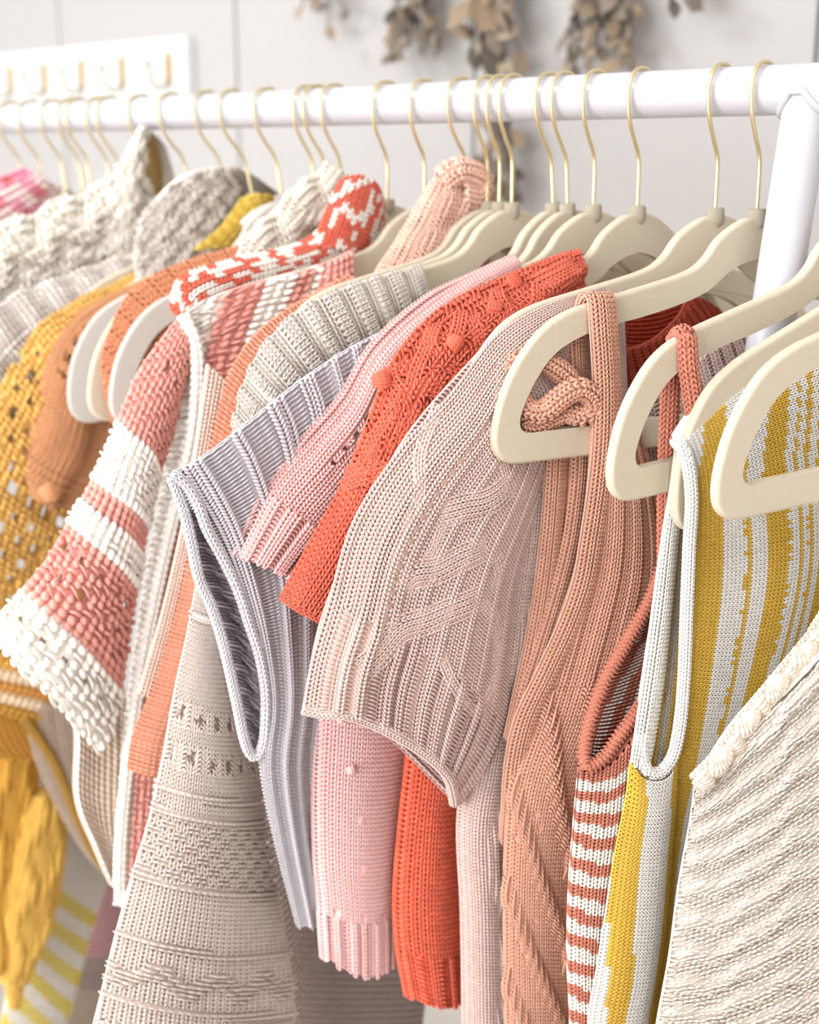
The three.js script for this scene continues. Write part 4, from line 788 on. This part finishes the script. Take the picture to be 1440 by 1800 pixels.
{ // tan buttoned cardigan sleeve
  const hex = 0xd0976c, p = Plane(-0.484, 22), t = garment('tan_cardigan', 'tan ribbed cardigan sleeve with a small knitted button near its drooping tip', 'cardigan', p.at(0.12, -0.2));
  const rows = [
    [[500, 374, -6], [515, 400, 2], [535, 440, -4], [560, 480, -6]],
    [[420, 434, -6], [440, 464, 4], [466, 508, 0], [500, 560, -6]],
    [[320, 470, -6], [346, 508, 6], [376, 556, 2], [420, 620, -6]],
    [[210, 512, -6], [250, 556, 8], [296, 612, 4], [350, 690, -6]],
    [[130, 560, -6], [176, 612, 10], [230, 676, 4], [290, 760, -6]],
    [[84, 640, -6], [130, 690, 10], [186, 746, 4], [250, 820, -6]],
    [[58, 744, -6], [104, 778, 10], [160, 816, 4], [220, 860, -6]],
    [[36, 806, -6], [78, 840, 10], [128, 862, 4], [186, 884, -6]],
    [[52, 866, -6], [80, 888, 6], [112, 890, 2], [150, 880, -6]],
  ];
  fabric(t, 'sleeve', p, rows, { hex, bulge: 5, full: true, relief: (u, v) => 0.0036 * bump1(u - 0.32 - 0.06 * Math.sin(v * 9), 0.13) + 0.0022 * bump1(u - 0.62, 0.1), hole: (u, v) => v > 0.42 && v < 0.72 && Math.abs(u - 0.14) < 0.05 && (v * 24) % 1 < 0.4, cell: 0.0034, knit: { w: 0.0044, h: 0.0034, jit: 0.14, pat: (i, j, u, v) => ({ rot: 0.35 * Math.sin(v * 40 + u * 8), t: v > 0.9 && j % 2 ? 1 : 0 }) } });
  const m = bobble(t, p.pt(88, 864, 16), p.N, 0.0085, hex, 0.4); m.name = 'button';
}
{ // mustard crochet cardigan with a fringe
  const hex = 0xddb062, p = Plane(-0.514, 18.5), t = garment('mustard_cardigan', 'mustard yellow openwork crochet cardigan at the left edge with a striped fringe', 'cardigan', p.at(0.12, -0.25));
  const hole = (u, v) => v > 0.5 && u < 0.75 && ((u * 9 + 0.5 * (Math.floor(v * 30) % 2)) % 1) < 0.42 && ((v * 30) % 1) < 0.5;
  fabric(t, 'body', p, [
    [[486, 346, -6], [496, 364, 2], [510, 390, 2], [530, 430, -6]],
    [[424, 392, -6], [442, 420, 6], [466, 456, 4], [496, 500, -6]],
    [[330, 442, -6], [356, 482, 8], [390, 530, 6], [430, 590, -6]],
    [[180, 508, -6], [220, 556, 10], [268, 616, 8], [330, 700, -6]],
    [[72, 570, -6], [120, 630, 12], [180, 700, 8], [250, 790, -6]],
    [[2, 676, -6], [60, 740, 12], [130, 806, 8], [220, 880, -6]],
    [[-60, 780, -6], [10, 850, 12], [90, 910, 8], [200, 970, -6]],
    [[-120, 900, -6], [-30, 960, 12], [66, 1010, 8], [190, 1060, -6]],
    [[-160, 1010, -6], [-50, 1060, 12], [60, 1100, 8], [200, 1150, -6]],
    [[-180, 1110, -6], [-50, 1150, 10], [70, 1180, 6], [220, 1220, -6]],
  ], { hex, bulge: 5, full: true, hole, cell: 0.0045, relief: (u, v) => 0.002 * Math.sin(v * 70) * sstep(0.2, 0.4, v), knit: { w: 0.005, h: 0.0046, jit: 0.18, pat: (i, j, u, v) => ({ t: v < 0.42 ? 0 : (i + 2 * j) % 3 ? 2 : 3, rot: (hash(i, j) - 0.5) * 0.9 }) } });
  const fr = [[0xd8a54d, 0], [0xe7cfae, 1], [0xc98f4a, 2], [0xe7cfae, 3], [0xb98a3c, 4]];
  for (const [h, k] of fr) cord(t, 'fringe_band', [[-60, 1150 + k * 18, 14], [20, 1166 + k * 20, 14], [90, 1182 + k * 21, 10], [180, 1218 + k * 22, 2]].map((q) => p.pt(...q)), 0.006, h, { t: 2, cols: 6, h: 0.006 });
  fabric(t, 'lower_edge', p, [[[-60, 1236, 0], [60, 1250, 4], [180, 1320, 0]], [[-60, 1290, 0], [100, 1310, 4], [210, 1390, 0]], [[-40, 1330, 0], [130, 1350, 4], [215, 1440, 0]]], { hex: 0xcf9a45, bulge: 3, full: true, knit: { w: 0.006, h: 0.005, pat: (i, j) => ({ t: 1 }) } });
}
{ // yellow trimmed collar and a white rolled one beyond the mustard cardigan
  const p = Plane(-0.49, 8), hex = 0xe0bf5a, t = garment('yellow_jumper', 'soft yellow knit collar peeking out beyond the tan cardigan', 'jumper', p.at(0.03, -0.12));
  fabric(t, 'collar', p, [[[424, 352, 0], [452, 340, 6], [486, 344, 0]], [[404, 380, 0], [440, 370, 6], [480, 372, 0]], [[380, 410, 0], [420, 400, 6], [470, 410, 0]], [[340, 440, 0], [390, 436, 4], [450, 450, 0]]], { hex, bulge: 5, full: true, knit: { w: 0.0055, h: 0.0045, pat: (i, j) => ({ t: (i + j) % 2 ? 2 : 1 }) } });
}
{
  const p = Plane(-0.475, 8), t = garment('white_vest', 'white rolled knit edge curving over the tan cardigan shoulder', 'top', p.at(0.03, -0.13));
  cord(t, 'neck_edge', [[430, 398, 4], [450, 380, 6], [476, 368, 6], [504, 360, 5], [524, 350, 2]].map((q) => p.pt(...q)), 0.0042, 0xf3ede2, { cols: 6, h: 0.004 });
  fabric(t, 'body', p, [[[432, 400, 0], [480, 370, 2], [524, 352, 0]], [[440, 430, -4], [490, 420, -2], [530, 410, -4]], [[450, 480, -6], [500, 470, -4], [540, 460, -6]]], { hex: 0xf0e8dc, bulge: 1, full: true, knit: { w: 0.004, h: 0.0035 } });
}
// pale jumpers crowded at the far left
function jumper(name, label, x, yaw, base, parts) {
  const p = Plane(x, yaw), t = garment(name, label, 'jumper', p.at(...base));
  for (const [n, rows, o] of parts) fabric(t, n, p, rows, { bulge: 6, full: true, cell: 0.005, ...o });
  return [t, p];
}
const braid = (k, a) => (u, v) => a * Math.cos(u * 2 * Math.PI * k + 1.8 * Math.sin(v * 30));
{
  const [t, p] = jumper('ribbed_jumper', 'pale oatmeal jumper with thick vertical braids, its collar lifted to the rail', -0.520, 6, [0.04, -0.12], [
    ['shoulder', [
      [[268, 360, -6], [320, 312, 4], [372, 296, 6], [412, 296, -4]],
      [[246, 400, -6], [310, 360, 6], [372, 344, 8], [428, 350, -4]],
      [[238, 440, -6], [304, 410, 6], [372, 394, 8], [432, 400, -4]],
      [[240, 480, -6], [306, 458, 6], [370, 444, 8], [432, 440, -4]],
      [[246, 540, -6], [310, 520, 4], [366, 510, 6], [420, 500, -4]],
    ], { hex: 0xe2d8cd, relief: braid(5, 0.003), knit: { w: 0.0055, h: 0.0045, pat: (i, j, u, v) => ({ rot: 0.5 * Math.cos(v * 30) }) } }],
    ['collar', [[[410, 296, 0], [436, 306, 2], [464, 326, 0], [492, 348, -6]], [[414, 330, 0], [440, 338, 0], [466, 352, -2], [488, 366, -6]], [[420, 380, -2], [444, 386, -2], [466, 390, -4], [484, 390, -8]]], { hex: 0xbdb0a4, knit: { w: 0.0045, h: 0.004, pat: () => ({ t: 1 }) } }],
  ]);
}
{
  const [t, p] = jumper('hooded_jumper', 'cream knit with a tall folded peak reaching up to the rail', -0.60, 6, [0.03, -0.08], [
    ['peak', [
      [[246, 226, -2], [250, 224, 2], [256, 226, 0]],
      [[222, 268, -4], [236, 262, 6], [250, 260, -2]],
      [[206, 316, -4], [228, 312, 8], [250, 312, -2]],
      [[190, 370, -4], [222, 366, 8], [252, 362, -2]],
      [[170, 450, -4], [216, 446, 6], [262, 430, -2]],
    ], { hex: 0xefe7d9, bulge: 3, relief: braid(2, 0.003), knit: { w: 0.005, h: 0.0042 } }],
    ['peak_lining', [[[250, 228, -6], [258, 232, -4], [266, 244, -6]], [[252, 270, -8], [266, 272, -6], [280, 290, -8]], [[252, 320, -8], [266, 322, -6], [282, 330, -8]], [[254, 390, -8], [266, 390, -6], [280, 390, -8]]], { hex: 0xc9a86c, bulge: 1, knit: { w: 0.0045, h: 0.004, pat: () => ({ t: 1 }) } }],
    ['far_side', [[[256, 228, -14], [272, 240, -12], [286, 264, -14]], [[270, 280, -14], [284, 290, -12], [300, 310, -14]], [[272, 350, -14], [290, 356, -12], [310, 360, -14]]], { hex: 0xe9e0d2, bulge: 3, knit: { w: 0.005, h: 0.0042 } }],
  ]);
}
{
  const [t, p] = jumper('cream_jumper', 'bulky cream jumper with thick soft cables across the upper left', -0.606, 13, [0.08, -0.15], [
    ['shoulder', [
      [[232, 296, -6], [262, 330, 4], [300, 380, -4]],
      [[160, 334, -6], [200, 380, 6], [250, 440, -4]],
      [[84, 366, -6], [130, 412, 8], [190, 480, -4]],
      [[10, 396, -6], [60, 444, 8], [130, 520, -4]],
      [[-60, 430, -6], [-10, 480, 8], [60, 560, -4]],
      [[-120, 490, -6], [-60, 560, 6], [10, 640, -4]],
    ], { hex: 0xf0e8da, relief: braid(3, 0.0045), knit: { w: 0.007, h: 0.0056, pat: (i, j, u, v) => ({ rot: 0.6 * Math.cos(v * 30) }) } }],
    ['front', [
      [[320, 372, 4], [340, 400, 8], [370, 450, 4]],
      [[240, 400, 4], [270, 436, 10], [310, 490, 4]],
      [[140, 440, 4], [180, 484, 10], [240, 550, 4]],
      [[30, 486, 4], [80, 536, 10], [160, 600, 4]],
      [[-60, 526, 4], [-10, 584, 8], [70, 650, 4]],
    ], { hex: 0xece3d5, relief: (u, v) => 0.004 * Math.cos(u * 14), knit: { w: 0.006, h: 0.005, pat: (i, j) => ({ t: i % 3 ? 0 : 1, rot: 0.3 }) } }],
  ]);
}
{
  jumper('grey_jumper', 'dove grey jumper with paler edging below the cream one at the far left', -0.556, 17, [0.12, -0.2], [
    ['shoulder', [
      [[350, 416, -6], [370, 446, 2], [400, 490, -6]],
      [[230, 446, -6], [256, 490, 6], [300, 560, -6]],
      [[116, 484, -6], [152, 540, 8], [210, 630, -6]],
      [[20, 520, -6], [66, 584, 8], [130, 680, -6]],
      [[-50, 570, -6], [0, 650, 8], [70, 740, -6]],
      [[-110, 660, -6], [-50, 740, 6], [20, 820, -6]],
    ], { hex: 0xcdc1b8, relief: (u, v) => 0.002 * Math.cos(v * 60), knit: { w: 0.005, h: 0.0045, pat: (i, j, u, v) => ({ t: i % 5 ? 1 : 2, c: hash(i, j, 3) > 0.75 ? C(0xe9e1d6) : C(0xd2c7be) }) } }],
  ]);
}
{
  const P1 = C(0xeaa0b4), P2 = C(0xf3dcd6), P3 = C(0xd97f86), pick = (i, j) => { const h = hash(i >> 1, j >> 1, 8); return h < 0.4 ? P1 : h < 0.8 ? P2 : P3; };
  jumper('mottled_jumper', 'fluffy pink and white mottled jumper at the far left end of the rail', -0.80, 6, [0.06, -0.1], [
    ['shoulder', [[[40, 300, -6], [80, 318, 4], [124, 340, -6]], [[10, 310, -6], [50, 340, 8], [96, 380, -6]], [[-40, 330, -6], [0, 370, 8], [50, 420, -6]], [[-110, 370, -6], [-50, 410, 6], [10, 460, -6]]], { hex: 0xeab0ba, knit: { w: 0.007, h: 0.006, pat: (i, j) => ({ t: 2, c: pick(i, j), rot: hash(i, j) * 3, z: 0.002 * hash(i, j, 4) }) } }],
  ]);
}
// ------------------------------------------------------------------ lower left, deeper on the rail
{
  const hex = 0xf3c766, p = Plane(-0.56, 14), t = garment('yellow_cardigan', 'golden yellow cable cardigan with two sleeves tapering to tied ends, lower left', 'cardigan', p.at(0.15, -0.5));
  const rel = (u, v) => 0.004 * Math.max(bump1(u - 0.28 - 0.1 * Math.sin(v * 16), 0.16), bump1(u - 0.72 + 0.1 * Math.sin(v * 16), 0.16));
  fabric(t, 'sleeve', p, [[[-20, 1300, 0], [24, 1296, 4], [66, 1304, 0]], [[-30, 1420, 0], [12, 1420, 4], [58, 1420, 0]], [[-36, 1540, 0], [6, 1540, 4], [46, 1540, 0]], [[-30, 1660, 0], [4, 1664, 4], [38, 1660, 0]], [[-24, 1700, 0], [2, 1708, 4], [26, 1700, 0]]], { hex: 0xe8b450, bulge: 8, full: true, relief: rel, knit: { w: 0.0052, h: 0.0042 } });
  fabric(t, 'sleeve', p, [[[52, 1396, 6], [80, 1392, 10], [108, 1402, 6]], [[30, 1450, 6], [72, 1450, 12], [112, 1456, 6]], [[10, 1530, 6], [58, 1534, 12], [104, 1540, 6]], [[4, 1610, 6], [46, 1616, 12], [86, 1620, 6]], [[6, 1680, 6], [32, 1686, 10], [58, 1688, 6]], [[10, 1716, 6], [26, 1720, 8], [42, 1718, 6]]], { hex, bulge: 9, full: true, relief: rel, knit: { w: 0.0052, h: 0.0042, pat: (i, j, u, v) => ({ rot: 0.6 * Math.cos(v * 16) }) } });
  cord(t, 'tie', [[6, 1712, 10], [24, 1720, 14], [44, 1714, 10], [26, 1726, 6], [6, 1712, 10]].map((q) => p.pt(...q)), 0.006, hex, { cols: 6, h: 0.004 });
  fabric(t, 'tassel', p, [[[12, 1718, 6], [26, 1722, 9], [40, 1718, 6]], [[14, 1745, 6], [24, 1750, 9], [36, 1745, 6]], [[18, 1768, 6], [24, 1772, 8], [32, 1768, 6]]], { hex, bulge: 4, full: true, knit: { w: 0.0052, h: 0.0042 } });
}
{
  const Y = C(0xf4dc24), W = C(0xf8f3ea), p = Plane(-0.60, 12), t = garment('striped_jumper', 'white jumper with bright yellow curved stripes at the lower left', 'jumper', p.at(0.15, -0.5));
  fabric(t, 'body', p, [
    [[64, 1310, 0], [96, 1330, 4], [130, 1400, 0]], [[58, 1400, 0], [108, 1420, 4], [160, 1470, 0]], [[50, 1500, 0], [112, 1510, 4], [184, 1540, 0]],
    [[36, 1600, 0], [96, 1620, 4], [160, 1630, 0]], [[20, 1700, 0], [78, 1730, 4], [132, 1740, 0]], [[0, 1810, 0], [56, 1830, 4], [104, 1840, 0]], [[-20, 1900, 0], [40, 1920, 4], [90, 1930, 0]],
  ], { hex: 0xf1ebe2, bulge: 6, full: true, knit: { w: 0.0046, h: 0.0038, pat: (i, j, u, v) => { const q = v - 0.10 * u + 0.02; return { c: q > 0.36 && (q * 11) % 1 < 0.5 ? Y : W, t: 1 }; } } });
  fabric(t, 'sleeve', p, [[[-40, 1235, 6], [10, 1240, 8], [50, 1260, 4]], [[-40, 1340, 6], [0, 1340, 8], [36, 1330, 4]], [[-40, 1480, 4], [-20, 1480, 6], [4, 1440, 2]]], { hex: 0xe9dfd8, bulge: 5, full: true, knit: { w: 0.0046, h: 0.004 } });
}
{
  const p = Plane(-0.52, 14), t = garment('taupe_cardigan', 'taupe grey knit with a sloping edge behind the flaring crochet sleeve', 'cardigan', p.at(0.15, -0.45));
  fabric(t, 'body', p, [
    [[40, 1230, 0], [120, 1236, 6], [230, 1240, 0]], [[62, 1330, 0], [132, 1330, 8], [226, 1330, 0]], [[104, 1420, 0], [156, 1424, 8], [222, 1424, 0]], [[146, 1490, 0], [180, 1494, 6], [218, 1490, 0]], [[190, 1540, 0], [202, 1544, 4], [214, 1540, 0]],
  ], { hex: 0xb9a592, bulge: 5, full: true, knit: { w: 0.0045, h: 0.0038, pat: (i) => (i % 4 === 3 ? { t: 1 } : {}) } });
  cord(t, 'edging', [[44, 1262, 6], [96, 1340, 10], [130, 1420, 10], [168, 1500, 8], [204, 1548, 4]].map((q) => p.pt(...q)), 0.004, 0xa9823f, { cols: 5, h: 0.004 });
}
{
  const p = Plane(-0.75, 10), M1 = C(0xc58f96), M2 = C(0x9c8b80), M3 = C(0xb8a58f), t = garment('mauve_blanket', 'faded mauve and brown knit hanging low in the blurred lower left', 'blanket', p.at(0.2, -0.7));
  fabric(t, 'body', p, [
    [[120, 1500, 0], [190, 1500, 4], [290, 1500, 0]], [[120, 1600, 0], [190, 1600, 4], [290, 1600, 0]], [[110, 1700, 0], [190, 1700, 4], [290, 1700, 0]], [[100, 1800, 0], [190, 1800, 4], [290, 1800, 0]], [[100, 1920, 0], [190, 1920, 4], [290, 1920, 0]],
  ], { hex: 0xa89488, bulge: 6, full: true, knit: { w: 0.006, h: 0.005, pat: (i, j, u, v) => ({ t: 1, c: v > 0.12 && v < 0.42 ? M1 : v > 0.55 ? M3 : M2 }) } });
}
// ------------------------------------------------------------------ more hangers on the left
hanger(Plane(-0.378, 18), 'grey-white hanger with its curved bare end beside the crochet cardigan shoulder', { tilt: 4, size: 1.1, grey: true });
hanger(Plane(-0.398, 17), 'pale hanger carrying the cream cable jumper, just left of the red flecked collar', { tilt: 7 });
hanger(Plane(-0.409, 16), 'pale hanger showing only a sliver of its end between the two bare hanger ends', { tilt: 4, size: 1.1 });
hanger(Plane(-0.455, 22), 'grey-white hanger, its rounded bare loop in front of the tan cardigan', { tilt: 8, size: 1.1, grey: true });
hanger(Plane(-0.498, 21), 'hanger of the tan cardigan, its hook right of the oatmeal jumper collar', { tilt: 12, size: 0.9 });
hanger(Plane(-0.530, 22), 'hanger whose gold hook rises from the oatmeal jumper collar', { tilt: 11, size: 0.9 });
hanger(Plane(-0.578, 20), 'hanger whose gold hook stands between the cream peak and the oatmeal collar', { tilt: 11, size: 0.9 });
hanger(Plane(-0.622, 18), 'hanger whose hook is wrapped by the tall cream peak', { tilt: 11, size: 0.9 });
['first', 'second', 'third', 'fourth', 'fifth', 'sixth', 'seventh'].forEach((w, k) => hanger(Plane([-0.670, -0.686, -0.718, -0.732, -0.761, -0.800, -0.835][k], 18), w + ' gold hanger hook to the left of the tall cream peak on the blurred rail', { tilt: 6, group: 'hangers at the far left of the rail' }));

// ------------------------------------------------------------------ hook board on the wall
{
  const tr = wallPl.pt(344, 64), br = V3(tr.x, wallPl.pt(349, 190).y, 0), h = tr.y - br.y, L = 1.1, T = 0.022;
  const t = thing('hook_board', 'white wooden board with a row of small brass coat hooks on the wall', 'coat rack', V3(tr.x - L / 2, tr.y - h / 2, WALL_Z));
  mesh('board', bx(L, h, T, 0, 0, T / 2, 0.004), std(0xe4e6e4, 0.55), t);
  const brass = std(0xc9a566, 0.35, { metalness: 0.7 }), pale = std(0xbdb6a4, 0.35, { metalness: 0.5 });
  for (const px of [296, 214, 142, 76, 16, -40]) {
    const q = wallPl.pt(px, 110, 24), hk = new THREE.Group(); hk.name = 'coat_hook'; hk.position.set(q.x - t.position.x, -0.002, T); t.add(hk);
    mesh('back_plate', bx(0.013, 0.048, 0.004, 0, 0.008, 0.002, 0.0018), brass, hk);
    mesh('prong', new THREE.TubeGeometry(new THREE.CatmullRomCurve3([V3(0, -0.006, 0.003), V3(0, -0.018, 0.012), V3(0, -0.02, 0.026), V3(0, -0.008, 0.036), V3(0, 0.012, 0.04)]), 24, 0.0036, 8), pale, hk);
    const k = new THREE.SphereGeometry(0.006, 14, 10); k.translate(0, 0.014, 0.04); mesh('knob', k, pale, hk);
  }
}
// ------------------------------------------------------------------ dried plants hanging on the wall
{
  const leafGeo = (() => { const n = 8, pos = [], idx = []; for (let i = 0; i <= n; i++) { const t = i / n, w = 0.34 * Math.pow(Math.sin(Math.PI * Math.min(0.999, t * 0.94 + 0.04)), 0.8), z = 0.12 * Math.sin(t * 3); for (const [s, dz] of [[-1, 0.06], [0, 0], [1, 0.06]]) { pos.push(s * w, -t, z + dz); } for (const [s, dz] of [[-1, 0.06], [0, 0], [1, 0.06]]) pos.push(s * w, -t, z + dz - 0.03); } for (let i = 0; i < n; i++) { const a = 6 * i, b = a + 6; for (const k of [0, 1]) { idx.push(a + k, b + k, a + k + 1, a + k + 1, b + k, b + k + 1, a + 3 + k, a + 4 + k, b + 3 + k, a + 4 + k, b + 4 + k, b + 3 + k); } idx.push(a, a + 3, b, b, a + 3, b + 3, a + 2, b + 2, a + 5, b + 2, b + 5, a + 5); } const g = new THREE.BufferGeometry(); g.setAttribute('position', new THREE.Float32BufferAttribute(pos, 3)); g.setAttribute('uv', new THREE.Float32BufferAttribute(new Array(pos.length / 3 * 2).fill(0), 2)); g.setIndex(idx); g.computeVertexNormals(); return g; })();
  const mats = [0x86796a, 0x97826a, 0x6c6358, 0xad9c88, 0x7e7064].map((h) => std(h, 0.8));
  const bunch = (label, px, top, low, wpx, nStem, nLeaf, size, dark) => {
    const a = wallPl.pt(px, top, 40), b = wallPl.pt(px, low, 40), w = Math.abs(wallPl.pt(px + wpx, low, 40).x - b.x) / 2, H = a.y - b.y;
    const t = thing('dried_flower_bunch', label, 'dried flowers', V3(a.x, a.y, WALL_Z));
    const peg = new THREE.CylinderGeometry(0.004, 0.004, 0.05, 12); peg.rotateX(Math.PI / 2); peg.translate(0, 0.02, 0.025); mesh('peg', peg, M.gold, t);
    const tie = new THREE.TorusGeometry(0.006, 0.0015, 8, 20); tie.rotateX(Math.PI / 2); tie.translate(0, 0.0, 0.036); mesh('twine', tie, std(0xb79c73, 0.9), t);
    for (let s = 0; s < nStem; s++) {
      const q = nStem > 1 ? s / (nStem - 1) - 0.5 : 0, ex = q * 1.7 * w, len = H * rr(0.72, 1.0);
      const c = new THREE.CatmullRomCurve3([V3(0, 0.022, 0.036), V3(ex * 0.2, -len * 0.3, 0.036 + rr(0, 0.012)), V3(ex * 0.7, -len * 0.7, 0.036 + rr(0, 0.02)), V3(ex, -len, 0.036 + rr(-0.01, 0.02))]);
      mesh('stem', new THREE.TubeGeometry(c, 14, 0.0013, 5), mats[2], t);
      for (let k = 0; k < nLeaf; k++) {
        const v = 0.2 + 0.8 * (k + rnd()) / nLeaf, p = c.getPointAt(Math.min(1, v)), m = mesh('leaf', leafGeo, mats[Math.floor(rnd() * (dark ? 3 : 5))], t);
        m.position.copy(p); const L = size * rr(0.6, 1.25); m.scale.set(L, L, L); m.rotation.set(rr(-0.7, 0.3), rr(-1.2, 1.2), rr(-1.3, 1.3));
      }
    }
  };
  bunch('sparse pale dried sprig high on the wall, leftmost of the dried plants', 570, -180, 66, 70, 4, 8, 0.024, false);
  bunch('dense grey-brown dried flower bunch, second from the left on the wall', 728, -220, 150, 96, 8, 24, 0.019, true);
  bunch('dried bunch with broad brown leaves in the middle of the wall', 876, -220, 140, 96, 5, 10, 0.042, false);
  bunch('dark dried sprig on the wall behind the bunched hanger hooks', 888, 150, 376, 76, 4, 12, 0.026, true);
  bunch('wide dried flower bunch on the wall above the coral cardigan hangers', 1070, -220, 134, 150, 9, 20, 0.022, true);
  bunch('small dried tip at the very top, rightmost of the dried plants', 1222, -160, 30, 50, 3, 9, 0.022, true);
}
// garments were laid out in room coordinates: bring their parts under each garment's own base point
for (const o of scene.children) if (o.isGroup && o.userData.category && o.userData.roomSpace) { delete o.userData.roomSpace; o.children.forEach((c) => c.position.sub(o.position)); }
renderer.render(scene, camera);
